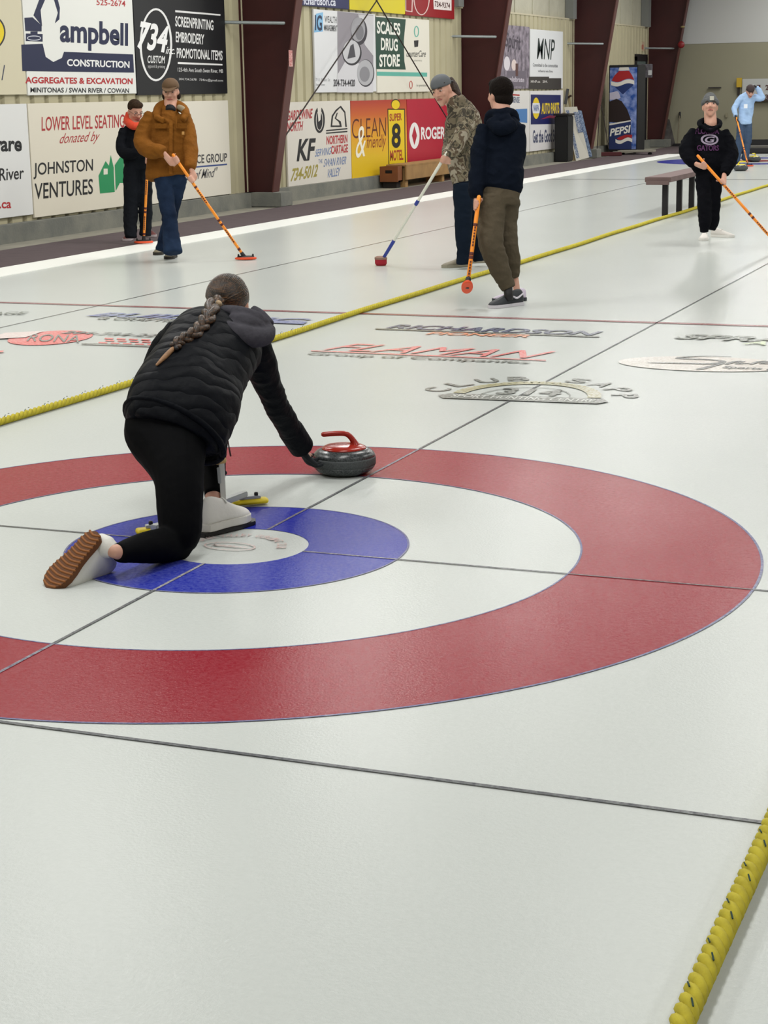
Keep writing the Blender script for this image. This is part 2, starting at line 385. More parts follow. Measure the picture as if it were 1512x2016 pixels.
# ---- edges and walkway
M_CONC = mat('concrete', '#7d7d74', .85, bump=(30, .4, .01), mottle=(3, '#5f625f', .7))
M_CONC2 = mat('concrete_walk', '#8c897c', .85, mottle=(4, '#75736a', .6))
struct(MB().box((-9.2, -9, -.06), (-6.9, 43, -.004)).build('floor', M_CONC2))
struct(MB().box((-6.9, 36.6, -.06), (7.0, 43, -.004)).build('floor', mat('floor_dark', '#4d4a47', .8)))
tag(MB().box((-8.0, -9, -.004), (-6.9, 41.9, .006)).build('walkway_carpet', mat('carpet_plum', '#53474a', .95, bump=(300, .3, .003), mottle=(6, '#4a3f42', .6)), loc=(-7.4, 15, 0)), 'dark plum carpet runner laid along the left edge of the ice', 'carpet')
struct(MB().box((-6.9, -9, 0), (-6.42, 36.6, .004)).build('trim_1', mat('white_border', '#eceeea', .45)))
struct(MB().box((-9.1, -9, -.05), (-8.47, 42.3, .2)).build('baseboard_left', M_CONC, bevel=.01))
# ribbed cladding
M_CLAD = mat('cladding', '#b4ad90', .6, mottle=(1.5, '#a7a085', .6))
mb = MB(); prof = []; y = -9.0
while y < 42.2:
    prof += [(y, -8.60), (y+.20, -8.60), (y+.225, -8.635), (y+.275, -8.635), (y+.30, -8.60)]; y += .30
pz = [(x, y, .2) for y, x in prof]; vs = []
for (x, y, z) in pz: vs += [(x, y, .2), (x, y, 3.05)]
mb.add(vs, [(2*i, 2*i+1, 2*i+3, 2*i+2) for i in range(len(pz)-1)])
mb.box((-8.75, -9, .2), (-8.64, 42.3, 3.05))
struct(mb.build('wall_left', M_CLAD))
mb = MB(); mb.box((-8.85, -9, 3.05), (-8.70, 42.3, 5.4))
for k in range(42): mb.box((-8.70, -8.6+k*1.22, 3.05), (-8.685, -8.57+k*1.22, 5.4))
struct(mb.build('wall_left', mat('insulation', '#b9b6a4', .7, bump=(6, .5, .05), mottle=(2, '#a8a594', .6))))
struct(MB().box((-8.72, -9, 3.03), (-8.59, 42.3, 3.06)).build('trim_2', mat('clad_cap', '#c2baa0', .5)))
FWY = 42.3
struct(MB().box((-9.2, FWY, 0), (13, FWY+.2, 2.62)).build('wall_far', mat('far_beige', '#8d8a76', .8, bump=(2, .05, .01), mottle=(1, '#87846f', .5))))
struct(MB().box((-9.2, FWY-.01, 2.62), (13, FWY+.2, 5.4)).build('wall_far', mat('far_white', '#b9bab8', .8)))

M_CEIL = mat('ceiling_panel', '#77746a', .8, mottle=(1, '#6a675e', .5))
struct(MB().box((-9.2, -9.2, 5.3), (13, 42.6, 5.4)).build('ceiling', M_CEIL))
struct(MB().box((12.8, -9, -.05), (13, 42.5, 5.3)).build('wall_right', mat('right_wall', '#a8a48f', .8)))
struct(MB().box((-9.2, -9.2, -.05), (13, -9, 5.3)).build('wall_back', mat('back_wall', '#8d8a7c', .8)))
struct(MB().box((7.0, -9, -.05), (13, 42.5, -.004)).build('floor', M_CONC2))
# ---- tapered steel columns
M_STEEL = mat('steel_maroon', '#3d1414', .55, bump=(8, .1, .01), mottle=(2.5, '#331010', .6)); M_FLANGE = mat('steel_flange', '#57302c', .5, mottle=(3, '#4a2623', .6)); M_GALV = mat('galvanised', '#8f9696', .45, .5)
COLY = [17.73, 26.99, 34.57, 41.59]
cl = ['maroon tapered steel column beside the black screenprinting board', 'maroon tapered steel column behind the person in camouflage jacket', 'maroon tapered steel column just right of the leaning boards', 'maroon tapered steel column in the far corner beside the drink machine']
for i, y in enumerate(COLY):
    t = thing('steel_column', cl[i], 'column', (-8.35, y, 0), 'maroon columns along the left wall')
    xf = lambda z: -8.185+(z-.24)*.172
    z1 = 5.3
    w = MB(); w.prism([(-8.62, y-.01, .2), (xf(.2), y-.01, .2), (xf(z1), y-.01, z1), (-8.62, y-.01, z1)], V(0, .02, 0)); w.build('web', M_STEEL, t)
    f = MB(); f.prism([(xf(.2), y-.11, .2), (xf(.2)+.018, y-.11, .2), (xf(z1)+.018, y-.11, z1), (xf(z1), y-.11, z1)], V(0, .22, 0)); f.build('flange', M_FLANGE, t, bevel=.003)
    b = MB(); b.box((-8.63, y-.13, .2), (-8.61, y+.13, z1)); b.build('rear_flange', M_STEEL, t)
    MB().box((-8.62, y-.2, 0), (-8.01, y+.2, .2)).build('plinth', M_CONC, t, bevel=.01)
    yp = y-.14
    p = MB(); p.tube([(-8.64 if i else -8.62, yp-.45, 2.52), (xf(2.52)-.12, yp, 2.50)], [.024, .024], seg=10); p.build('brace_pipe', M_GALV, t, smooth=True)
    if i == 0:
        q = WX(572, 112, xf(2.1)+.022); st = MB(); st.box((q[0]-.0, q[1]-.06, q[2]-.13), (q[0]+.002, q[1]+.06, q[2]+.09)); st.build('notice_sticker', mat('sticker', '#cfa9a4', .5, mottle=(60, '#9b3b3b', 1)), t)
# upper posts showing beside columns 2 and 4 + bracing rods
M_ROD = mat('rod', '#2f2624', .5, .3)
xr = -8.35
def rod(a, b, lab, dx=0):
    A = WX(*a, xr+dx); B = WX(*b, xr+dx); d = nrm(B-A)
    tag(MB().tube([A, B], [.011, .011], seg=8).build('bracing_rod', M_ROD, loc=tuple(A), smooth=True), lab, 'rod', 'bracing rods crossing the first bay')
rod((556, 276), (800, -85), 'thin dark bracing rod rising rightward across the stone photo board')
rod((917, 295), (690, -85), 'thin dark bracing rod falling rightward across the drug store board', .05)
for y in (26.5, 34.1, 41.1):
    struct(MB().box((-8.69, y, 3.05), (-8.5, y+.28, 5.4)).build('trim_3', mat('post_grey', '#7d7f7c', .6)))

# ================================================================== SPONSOR BOARDS
BX = -8.565
def board(label, y0, y1, z0, z1, col, x=BX, tilt=0, nolab=None):
    t = thing('sign_board', label, 'sign', (x, (y0+y1)/2, z0), 'sponsor boards on the left wall')
    m = col if not isinstance(col, str) else mat('board_'+col.strip('#'), col, .45)
    MB().box((x-.03, y0, z0), (x, y1, z1)).build('panel', m, t, bevel=.003)
    return t
def W3(u, v, k=1): return WX(u, v, BX+.0015*k)
def put(t, name, items, k=1):
    """items: ('text', str, bl, br, tl, colour, bold, shear) | ('poly', [px...], colour) | ('oval', c, rx, ry, colour[,inner])"""
    mb = MB(); ms = []; kk = k
    for i_, it in enumerate(items):
        k = kk+i_*.04
        colr = it[5] if it[0] == 'text' else it[2] if it[0] == 'poly' else it[4]
        m = mat('paint_'+colr.strip('#'), colr, .45)
        if m not in ms: ms.append(m)
        mi = ms.index(m)
        if it[0] == 'text':
            o = W3(*it[2], k); text_on(mb, it[1], o, W3(*it[3], k)-o, W3(*it[4], k)-o, it[6] if len(it) > 6 else 0, it[7] if len(it) > 7 else 0, mi)
        elif it[0] == 'poly': mb.poly([W3(*q, k) for q in it[1]], mi)
        else:
            c, rx, ry = it[1:4]; inn = it[5] if len(it) > 5 else None
            P_ = [W3(c[0]+rx*math.cos(a), c[1]-ry*math.sin(a), k) for a in np.linspace(0, 2*math.pi, 37)[:-1]]
            if inn is None: mb.poly(P_, mi)
            else:
                Q_ = [W3(c[0]+(rx-inn)*math.cos(a), c[1]-(ry-inn)*math.sin(a), k) for a in np.linspace(0, 2*math.pi, 37)[:-1]]
                n = len(P_); mb.add(P_+Q_, [(i, (i+1) % n, n+(i+1) % n, n+i) for i in range(n)], mi)
    return mb.build(name, ms, t)
WHT, CRM, BLK, RED, NVY = '#e2e3df', '#dcd8ca', '#17181c', '#b0252c', '#1a2143'
# lower row
t = board('white board with cropped black, blue and red company wording at left edge', 9.6, 12.08, .27, 1.5, '#dcdddc')
put(t, 'lettering', [('text', 'Hardware', (-90, 300), (43, 298), (-90, 268), BLK, .03), ('text', 'Swan River', (-60, 362), (47, 352), (-60, 336), BLK, .01), ('text', 'hardware.ca', (-90, 413), (22, 410), (-90, 394), RED, .02)])
t = board('cream board reading lower level seating donated by Johnston Ventures', 12.10, 14.66, .23, 1.5, '#dad4c4')
put(t, 'lettering', [('text', 'LOWER LEVEL SEATING', (82, 258), (245, 251), (82, 230), '#a83034', .01), ('text', 'donated by', (116, 289), (194, 283), (120, 263), '#a83034', 0, .35),
    ('text', 'JOHNSTON', (66, 353), (183, 343), (66, 321), BLK, .01), ('text', 'VENTURES', (68, 393), (183, 382), (68, 361), BLK, .01)])
put(t, 'house_emblem', [('poly', [(194, 346), (208, 317), (224, 340), (226, 378), (197, 381)], '#1f8a55'), ('poly', [(214, 330), (218, 305), (224, 330), (224, 378), (216, 378)], '#1f8a55'), ('poly', [(226, 325), (236, 310), (244, 310), (244, 360), (236, 360), (228, 376)], '#1f8a55'), ('poly', [(204, 332), (212, 332), (212, 343), (204, 344)], '#dcd8ca')])
t = board('cream board at the corner column with insurance group wording', 14.68, 17.1, .21, 1.48, '#dfdacd')
put(t, 'lettering', [('text', 'INSURANCE GROUP', (332, 326), (447, 318), (332, 308), '#4a4a4c', .02), ('poly', [(330, 332), (447, 322), (447, 325), (330, 335)], '#3c4e86'), ('text', '"Peace of Mind"', (345, 358), (427, 348), (347, 338), '#5a5a5c', .01, .3)])
# upper row
t = board('cream board at the left edge showing part of a yellow oval', 9.6, 12.1, 1.6, 2.9, '#cfc8ae')
put(t, 'lettering', [('oval', (-22, 64), 33, 36, '#2a2a30'), ('oval', (-23, 64), 31, 33, '#e2c81e'), ('poly', [(8, 128), (10, 128), (5, 158), (3, 158)], '#3a3f55')])
t = board('white and navy board with excavator reading Campbell Construction', 12.12, 14.58, 1.59, 3.0, WHT)
put(t, 'lettering', [('poly', [(42, 88), (84, 86), (90, 112), (105, 122), (122, 114), (126, 102), (262, 107), (264, 143), (44, 140)], NVY),
    ('poly', [(48, 35), (64, 34), (82, 50), (82, 62), (50, 61)], NVY), ('poly', [(51, 66), (84, 67), (84, 82), (51, 81)], NVY), ('poly', [(66, 30), (80, -8), (92, -8), (80, 20), (83, 52)], NVY), ('poly', [(104, -8), (112, -8), (118, 15), (117, 38), (108, 46), (114, 25)], NVY), ('poly', [(60, 62), (74, 62), (74, 67), (60, 67)], NVY),
    ('text', 'ampbell', (118, 97), (252, 104), (118, 35), NVY, .04), ('text', 'AGGREGATES & EXCAVATION', (50, 164), (261, 166), (50, 151), RED, .03), ('text', 'MINITONAS / SWAN RIVER / COWAN', (60, 182), (254, 183), (60, 172), '#26272b', .02), ('text', '525-2674', (190, 10), (247, 13), (190, -2), RED, .01)])
put(t, 'banner_lettering', [('text', 'CONSTRUCTION', (132, 130), (255, 134), (132, 116), '#e8e8e8', .06), ('oval', (67, 75), 14, 5, '#cfd2dc', 1.6)], 2)
t = board('black board with circled 734 reading screenprinting embroidery promotional items', 14.6, 17.1, 1.57, 3.0, '#16171b')
cir = [('oval', (307, 88), 32, 72, '#e6e6e6', 4), ('text', '734', (270, 96), (330, 106), (272, 40), '#f0f0f0', .03, .25), ('text', 'inc.', (326, 106), (344, 107), (327, 92), '#f0f0f0', .01, .3), ('text', 'CUSTOM', (290, 124), (324, 125), (291, 109), '#e0e0e0', .02), ('text', 'apparel & printing', (291, 135), (325, 136), (291, 127), '#c0c0c0', 0),
    ('poly', [(345, 20), (434, 28), (434, 31), (345, 24)], '#e6e6e6'), ('text', 'SCREENPRINTING', (345, 52), (420, 60), (345, 31), '#e6e6e6', .02), ('text', 'EMBROIDERY', (346, 83), (402, 88), (346, 62), '#e6e6e6', .02), ('text', 'PROMOTIONAL ITEMS', (348, 114), (438, 119), (348, 94), '#e6e6e6', .02), ('poly', [(350, 122), (438, 126), (438, 129), (350, 126)], '#e6e6e6'),
    ('text', '125-4th Ave South Swan River, MB', (350, 142), (439, 145), (350, 133), '#d0d0d0', .01), ('text', '204.734.2678   734inc@gmail.com', (352, 159), (439, 162), (352, 153), '#c8c8c8', .01)]
put(t, 'lettering', cir)
# bay 1 lower
t = board('white board listing Gardewine North and Northern Cartage beside the first column', 19.0, 21.43, .2, 1.43, '#d6d1c8')
put(t, 'lettering', [('text', 'GARDEWINE', (564, 238), (614, 233), (566, 218), '#a8343a', .04), ('text', 'NORTH', (564, 260), (595, 257), (566, 241), '#a8343a', .04),
    ('oval', (629, 236), 10.5, 26, '#1c1c20'), ('poly', [(625, 208), (633, 208), (631, 236), (627, 240)], '#d6d1c8'), 
    ('text', 'KF', (584, 318), (619, 315), (587, 274), '#1c1c20', .08, .1), ('text', '734-5012', (572, 358), (624, 348), (575, 332), '#9d9140', .03, .2),
    ('text', 'NORTHERN', (643, 285), (684, 281), (643, 268), '#b0343a', .03), ('text', 'CARTAGE', (652, 304), (685, 300), (652, 287), '#b0343a', .03), ('text', 'SERVING', (620, 309), (651, 304), (622, 294), '#6d82ad', .01, .1), ('text', 'SWAN RIVER', (637, 329), (681, 323), (639, 313), '#6d82ad', .01, .1), ('text', 'THE', (627, 322), (635, 321), (627, 314), '#6d82ad', 0), ('text', 'VALLEY', (644, 350), (669, 346), (646, 333), '#6d82ad', .01, .1),
    ('poly', [(642, 256), (684, 252), (684, 254.5), (642, 258.5)], '#1c1c20'), ('poly', [(642, 261), (684, 257.5), (684, 260), (642, 263.5)], '#1c1c20'),
    ('poly', [(651, 250), (653, 228), (661, 216), (671, 208), (680, 220), (683, 250), (680, 250), (678, 222), (670, 212), (662, 220), (656, 229), (654, 247), (669, 247), (667, 240), (659, 233), (663, 222), (665, 222), (662, 233), (671, 239), (673, 250)], '#1c1c20')])
put(t, 'hook_emblem', [('oval', (629, 237), 7, 20, '#d6d1c8', 1.2)], 2)
# super 8
m8 = bpy.data.materials.new('sunset_print'); m8.use_nodes = True; nt = m8.node_tree
tc = nt.nodes.new('ShaderNodeTexCoord'); sp = nt.nodes.new('ShaderNodeSeparateXYZ'); cr_ = nt.nodes.new('ShaderNodeValToRGB')
nt.links.new(tc.outputs['Generated'], sp.inputs[0]); nt.links.new(sp.outputs[2], cr_.inputs[0]); nt.links.new(cr_.outputs[0], nt.nodes['Principled BSDF'].inputs['Base Color'])
cr_.color_ramp.elements[0].position = .25; cr_.color_ramp.elements[0].color = lin('#dcb60c'); cr_.color_ramp.elements[1].position = 1; cr_.color_ramp.elements[1].color = lin('#a8301f')
e = cr_.color_ramp.elements.new(.55); e.color = lin('#dc9c14'); e = cr_.color_ramp.elements.new(.82); e.color = lin('#c05a1c')
t = board('red to yellow board reading clean and friendly with Super 8 Motel sign', 21.45, 23.93, .19, 1.42, m8)
put(t, 'lettering', [('text', 'CLEAN', (693, 273), (760, 268), (693, 234), '#5a2412', -.01), ('text', 'friendly', (722, 300), (760, 297), (722, 266), '#8a3a14', 0, .3), ('poly', [(763, 214), (797, 214), (799, 322), (765, 325)], '#2e2410'),
    ('oval', (779, 205), 9, 10, '#2e2410'), ('oval', (781, 330), 9, 9, '#6d5a10', 1.6)])
put(t, 'motel_sign_print', [('poly', [(764.5, 216), (795.5, 216), (797, 320), (766.5, 323)], '#e4c414'), ('oval', (779, 206), 8, 9, '#e4c414'), ('text', '&', (700, 312), (719, 308), (702, 250), '#f0ead8', 0, .1)], 2)
put(t, 'motel_sign_lettering', [('text', '8', (771, 292), (789, 291), (771, 243), '#17140c', .045), ('text', 'SUPER', (767, 239), (791, 237), (767, 224), '#a33a1a', .06), ('text', 'MOTEL', (768, 317), (794, 315), (768, 296), '#a33a1a', .06)], 3)
t = board('crimson board with white ring emblem reading Rogers', 23.95, 26.6, .19, 1.42, '#b01c34')
put(t, 'lettering', [('oval', (816, 267), 10, 26, '#ecebea'), ('text', 'ROGERS', (829, 275), (882, 273), (829, 250), '#ecebea', .04)])
put(t, 'ring_centre', [('poly', [(811, 267), (816, 248), (821, 267), (816, 286)], '#b01c34')], 2)
# bay 1 upper
t = board('white board with photo of engraved stones for wealth management', 20.08, 22.56, 1.56, 2.79, '#d9dadd')
put(t, 'lettering', [('poly', [(664, 22), (735, 30), (735, 182), (665, 182)], '#8f8a92'), ('poly', [(622, 27), (636, 24), (636, 62), (618, 64)], '#7fb2d8'), ('text', 'WEALTH', (639, 44), (663, 46), (639, 31), '#55565a', .01), ('text', '711 Main St', (622, 160), (650, 160), (622, 154), '#909294', 0), ('text', 'Swan River', (622, 169), (640, 169), (622, 164), '#909294', 0)])
put(t, 'stone_photo', [('text', 'IG', (620, 60), (634, 61), (620, 29), '#1a2c4c', .05), ('poly', [(664, 148), (680, 120), (735, 130), (735, 182), (664, 182)], '#cfced3'), ('poly', [(705, 28), (735, 31), (735, 110), (718, 88)], '#cdccd0'), ('oval', (707, 62), 16, 27, '#35313a'), ('oval', (693, 104), 19, 25, '#2c2a31'), ('oval', (720, 144), 17, 27, '#403d45')], 2)
put(t, 'stone_photo', [('oval', (705, 58), 14, 24, '#9d9ca2'), ('oval', (692, 102), 17, 23, '#c3c3c7'), ('oval', (719, 143), 16, 25, '#aeaeb3')], 3)
put(t, 'phone_lettering', [('text', 'MANAGEMENT', (639, 60), (664, 62), (639, 48), '#55565a', .01), ('text', '204-734-4420', (657, 170), (699, 170), (657, 156), '#303036', .01)], 6)
put(t, 'stone_photo_engraving', [('oval', (708, 64), 8, 15, '#77767c'), ('poly', [(684, 116), (690, 90), (696, 86), (700, 112)], '#44434a'), ('oval', (718, 146), 10, 15, '#85848a')], 4)
t = board('white and green board reading Scales Drug Store', 22.6, 25.1, 1.54, 2.77, '#e0dccf')
put(t, 'lettering', [('poly', [(739, 33), (799, 38), (795, 80), (796, 120), (799, 137), (741, 136)], '#1f4436'), ('poly', [(742, 141), (841, 143), (841, 151), (742, 149)], '#5fae9f'), ('text', 'counterCare', (800, 112), (838, 112), (801, 99), '#5e5e58', .01, .2), ('text', 'pharmacy', (815, 122), (831, 122), (815, 117), '#909088', 0), ('oval', (820, 62), 5, 11, '#5fae9f', 2), ('poly', [(815, 80), (824, 79), (823, 92), (816, 93)], '#2c2c2c'), ('oval', (809, 167), 3.5, 8, '#b34a40', 1.5), ('text', 'for generations', (820, 172), (840, 172), (820, 165), '#8e8e86', 0)])
put(t, 'store_name_lettering', [('text', 'SCALES', (742, 66), (788, 70), (742, 41), '#ecebe4', .04), ('text', 'DRUG', (750, 99), (783, 101), (750, 74), '#ecebe4', .04), ('text', 'STORE', (747, 132), (787, 131), (747, 107), '#ecebe4', .04)], 2)
# top row
t = board('navy board at top edge with white web address', 18.9, 21.45, 2.83, 3.6, '#1c2152', BX+.012)
put(t, 'lettering', [('text', 'www.richardson.ca', (560, 7), (661, 12), (560, -10), '#d9dbe6', .02)], 10)
t = board('plain yellow board at top edge between navy and red boards', 21.47, 23.9, 2.83, 3.6, '#d9c81c', BX+.012)
t = board('dark red board at top edge with white outlined crest and phone number', 23.92, 26.4, 2.82, 3.6, '#8f1a20', BX+.012)
put(t, 'lettering', [('oval', (830, -4), 16, 34, '#d9bdb8', 2), ('poly', [(853, -6), (889, 0), (889, 21), (854, 18)], '#e3d9d6'), ('poly', [(798, -5), (813, -3), (812, 24), (798, 22)], '#d9bdb8')], 10)
put(t, 'phone_lettering', [('text', '734-9374', (856, 13), (886, 17), (856, 2), '#4a2020', .01), ('poly', [(800, -4), (811, -2), (810, 22), (800, 20)], '#8f1a20')], 12)
# bay 2
t = board('grey and mauve collage board beside the second column', 28.65, 31.06, 1.56, 2.8, mat('collage', '#9a909c', .5, mottle=(7, '#5d5660', 1)))
put(t, 'lettering', [('text', 'Spirit', (994, 100), (1025, 108), (994, 62), '#433c48', .02, .2), ('poly', [(998, 140), (1036, 140), (1036, 170), (998, 170)], '#6c6570'), ('text', 'celebrate', (1000, 160), (1032, 162), (1000, 150), '#c9c1cb', .01), ('oval', (998, 125), 6, 14, '#d7d2d8'), ('oval', (1012, 128), 5, 11, '#d9c9c4'), ('poly', [(1015, 125), (1020, 125), (1020, 150), (1015, 150)], '#5a3c38')])
t = board('white board with tall dark letters MNP above a charcoal band', 31.1, 33.52, 1.55, 2.76, '#dcdedf')
put(t, 'lettering', [('text', 'MNP', (1057, 116), (1091, 118), (1059, 75), '#1d2c2a', .005, .05), ('poly', [(1041, 151), (1081, 151), (1081, 154), (1105, 154), (1105, 176), (1041, 175)], '#3a3735'), ('text', 'Committed to the communities', (1049, 131), (1098, 133), (1049, 124), '#85878a', .03), ('text', 'where we live', (1059, 142), (1088, 143), (1059, 137), '#85878a', .03)])
put(t, 'band_lettering', [('text', 'MNP.ca   204.', (1045, 163), (1078, 163), (1045, 158), '#b9b6b2', .03)], 2)
t = board('white board with small red crest and blue block beside dark hoodie', 28.65, 31.06, .27, 1.52, '#d8d6d2')
put(t, 'lettering', [('poly', [(1009, 185), (1023, 186), (1023, 189), (1009, 188)], '#a83434'), ('text', 'SENSE', (1009, 202), (1023, 203), (1009, 190), '#5f6a80', .05), ('poly', [(1015, 215), (1038, 214), (1038, 242), (1018, 240)], '#4c7cb4'), ('oval', (1004, 195), 4, 7, '#b04444')])
t = board('white board with navy auto parts panel and blue lettering below', 31.1, 33.55, .27, 1.51, '#d8d6d6')
put(t, 'lettering', [('poly', [(1045, 186), (1104, 187), (1104, 244), (1045, 245)], '#171c58'), ('text', 'Get the Good Stuff', (1049, 282), (1100, 279), (1049, 256), '#4a506c', .06)])
put(t, 'panel_lettering', [('oval', (1055.5, 213), 7, 21, '#e0c324'), ('text', 'AUTO PARTS', (1066, 225), (1101, 223), (1066, 203), '#dcc022', .08), ('poly', [(1064, 235), (1082, 227), (1100, 229), (1099, 235), (1082, 232)], '#8a2344')], 2)
put(t, 'napa_oval', [('poly', [(1048.5, 203), (1062.5, 203), (1063.5, 212), (1062, 223), (1049, 223), (1047.5, 212)], '#d9dbdf'), ('text', 'NAPA', (1050.5, 219), (1061, 219), (1050.5, 206), '#2a4a8a', .04)], 3)
#PART2
# ================================================================== THINGS ON THE ICE AND BY THE WALL
M_ROPE = mat('rope_yellow', '#bdb02e', .8, bump=(700, .5, .001), mottle=(30, '#9c8f1e', .6)); M_TRC = mat('tracer', '#1f3c34', .8)
def rope(label, x, y0, y1, flat=1):
    t = thing('divider_rope', label, 'rope', (x, y0, 0), 'yellow divider ropes lying between sheets')
    n = int((y1-y0)/.0115); pitch = .115; R_ = .0118*flat; rr = .0122*flat
    ys = np.linspace(y0, y1, n); sk_ = .026 if x > 0 else 0; wob = .012*np.sin(ys*.9+x)+.006*np.sin(ys*2.7)-sk_*(ys+1.8)
    for k in range(3):
        a = 2*np.pi*(ys/pitch+k/3)
        pts = [V(x+wob[i]+R_*math.cos(a[i]), ys[i], rr+R_+.0005+R_*math.sin(a[i])*.92-.001) for i in range(n)]
        MB().tube(pts, [(rr, rr)]*n, side=V(0, 0, 1), seg=8).build('strand', M_ROPE, t, smooth=True)
    tr = MB(); y = y0+.05
    j = 0
    while y < min(y1, y0+6):
        w = .012*math.sin(y*.9+x)+.006*math.sin(y*2.7)-sk_*(y+1.8); a = 1.15 if j % 2 == 0 else 2.0
        c = V(x+w+.0235*math.cos(a), y, .0245+.0235*math.sin(a)); d = V(-.35*math.sin(a), .9, .35*math.cos(a))
        tr.tube([c-d*.011, c+d*.011], [.0018, .0018], seg=6); y += .115 if j % 2 else .06; j += 1
    tr.build('tracer_yarn', M_TRC, t, label='short dark green tracer marks')
rope('yellow twisted divider rope in the near right corner', 2.205, -4.2, 3.2)
rope('long yellow divider rope behind the crouching thrower, running to the bench', -2.175, -.5, 33.0, .88)

# ---- curling stones
M_GRAN = mat('granite', '#25282a', .25, mottle=(160, '#63686a', .5), bump=(400, .1, .001)); M_GRANB = mat('granite_band', '#4d5152', .7, mottle=(220, '#34383a', .8), bump=(600, .4, .002)); M_BOLT = mat('bolt', '#d8d8d4', .25, .9)
def stone(label, c, col, hdir):
    t = thing('curling_stone', label, 'curling stone', (c[0], c[1], 0), 'curling stones on the ice')
    c = V(c[0], c[1], 0); r = .134
    prof = [(.06, .001), (.075, .0), (.098, .006), (.118, .018), (.128, .03), (.1325, .040)]
    MB().lathe(c, [(.05, .002)]+prof).build('running_edge', M_GRAN, t, smooth=True)
    MB().lathe(c, [(.1325, .0401), (r, .048), (r, .068), (.1325, .0761)], seg=40).build('striking_band', M_GRANB, t, smooth=True, label='dull lighter striking band')
    MB().lathe(c, [(.1325, .0761), (.127, .088), (.115, .100), (.098, .108), (.06, .112)], seg=40).build('body', M_GRAN, t, smooth=True)
    mc = mat('handle_'+col.strip('#'), col, .22)
    h = nrm(V(hdir[0], hdir[1], 0)); s = np.cross(ZU, h)
    MB().lathe(c, [(.095, .1085), (.093, .113), (.08, .119), (.05, .124), (.02, .126)], seg=40).build('cap', mc, t, smooth=True)
    k = MB(); k.tube([c-h*.048+ZU*.118, c-h*.042+ZU*.135, c-h*.026+ZU*.158, c-h*.005+ZU*.170, c+h*.035+ZU*.172, c+h*.085+ZU*.170], [(.024, .02), (.015, .014), (.0125, .012), (.013, .0115), (.0135, .0115), (.0125, .011)], side=s, sub=4, seg=14)
    k.tube([c-h*.055+ZU*.117, c-h*.01+ZU*.124], [(.02, .012), (.006, .004)], side=s, seg=10)
    k.fused('handle', mc, t, voxel=.003, smooth=3)
    MB().lathe(c-h*.0+s*-.045+ZU*.1195, [(.007, 0), (.007, .002), (.004, .003)], seg=16).build('bolt', M_BOLT, t, smooth=True)
stone('granite curling stone with red handle released by the crouching thrower', (-.122, 1.262), '#962316', -RH*.97+TOCAM*.1)
q = G(1456, 337); stone('nearer of two far granite stones with yellow handles', (q[0], q[1]+.1), '#d6c32a', RH)
q = G(1483, 319); stone('farther of two far granite stones with yellow handles, beside the blue hoodie', (q[0], q[1]+.1), '#d6c32a', -RH*.6+TOCAM*.7)

# ---- brooms
M_ORG = mat('broom_orange', '#f08a24', .35, mottle=(14, '#f4a63a', .5)); M_ORGR = mat('pad_orange', '#e2522a', .6); M_DK = mat('dark_plastic', '#1c1a1c', .45); M_BND = mat('broom_band', '#5a2418', .5)
def broom(label, top, bot, hd, face=None, rad=.0145, head=True, cols=None, seed=0):
    t = thing('curling_broom', label, 'broom', tuple(bot), 'curling brooms held by the players')
    top = np.array(top, float); bot = np.array(bot, float); d = nrm(bot-top); L_ = np.linalg.norm(bot-top)
    base = bot-d*.045
    MB().tube([top, base], [rad, rad*.93], seg=16).build('shaft', M_ORG, t, smooth=True)
    b = MB(); rg = random.Random(seed)
    for f_ in (.30, .62, .66, .9):
        p = top+d*L_*f_; b.tube([p, p+d*.012], [rad*1.06]*2, seg=16)
    b.build('band', M_BND, t)
    # printed marks running down the shaft on the side that faces the hall
    n = nrm(TOCAM-d*(TOCAM@d)); s = np.cross(d, n); w = MB()
    for f0 in (.72, .34):
        for k in range(7):
            p = top+d*(L_*f0+k*.022)+n*(rad*1.03); w.obox(p, d*(.006+.003*rg.random()), s*.006, n*.0008)
    w.build('shaft_print', M_BND, t)
    if head:
        hd = nrm(hd); up = nrm(-d) if face is None else nrm(face)*-1
        up = nrm(up-hd*(up@hd)); sd = np.cross(hd, up)
        A = np.array([hd, sd, up]); c = bot
        mb = MB(); mb.lathe(V(0, 0, 0), [(.9, 0), (1, .25), (1, .75), (.9, 1)], seg=36)
        mb.v = [tuple(c+np.array([p[0]*.105, p[1]*.042, p[2]*.022-.006])@A) for p in mb.v]; mb.build('pad', M_ORGR, t, smooth=False)
        mb = MB(); mb.lathe(V(0, 0, 0), [(1, 0), (.95, .5), (.7, 1)], seg=30)
        mb.v = [tuple(c+np.array([p[0]*.085, p[1]*.033, p[2]*.014+.016])@A) for p in mb.v]
        mb.build('pad_holder', M_DK, t)
        for x in (-.07, .07):
            MB().tube([c+np.array([x, 0, .02])@A, c+np.array([x, 0, .04])@A], [.011, .009], seg=10).build('release_knob', M_DK, t, smooth=True)
        MB().tube([base-d*.02, bot-d*.012], [rad*1.3, rad*1.5], seg=14).build('swivel', M_DK, t, smooth=True)
    return t

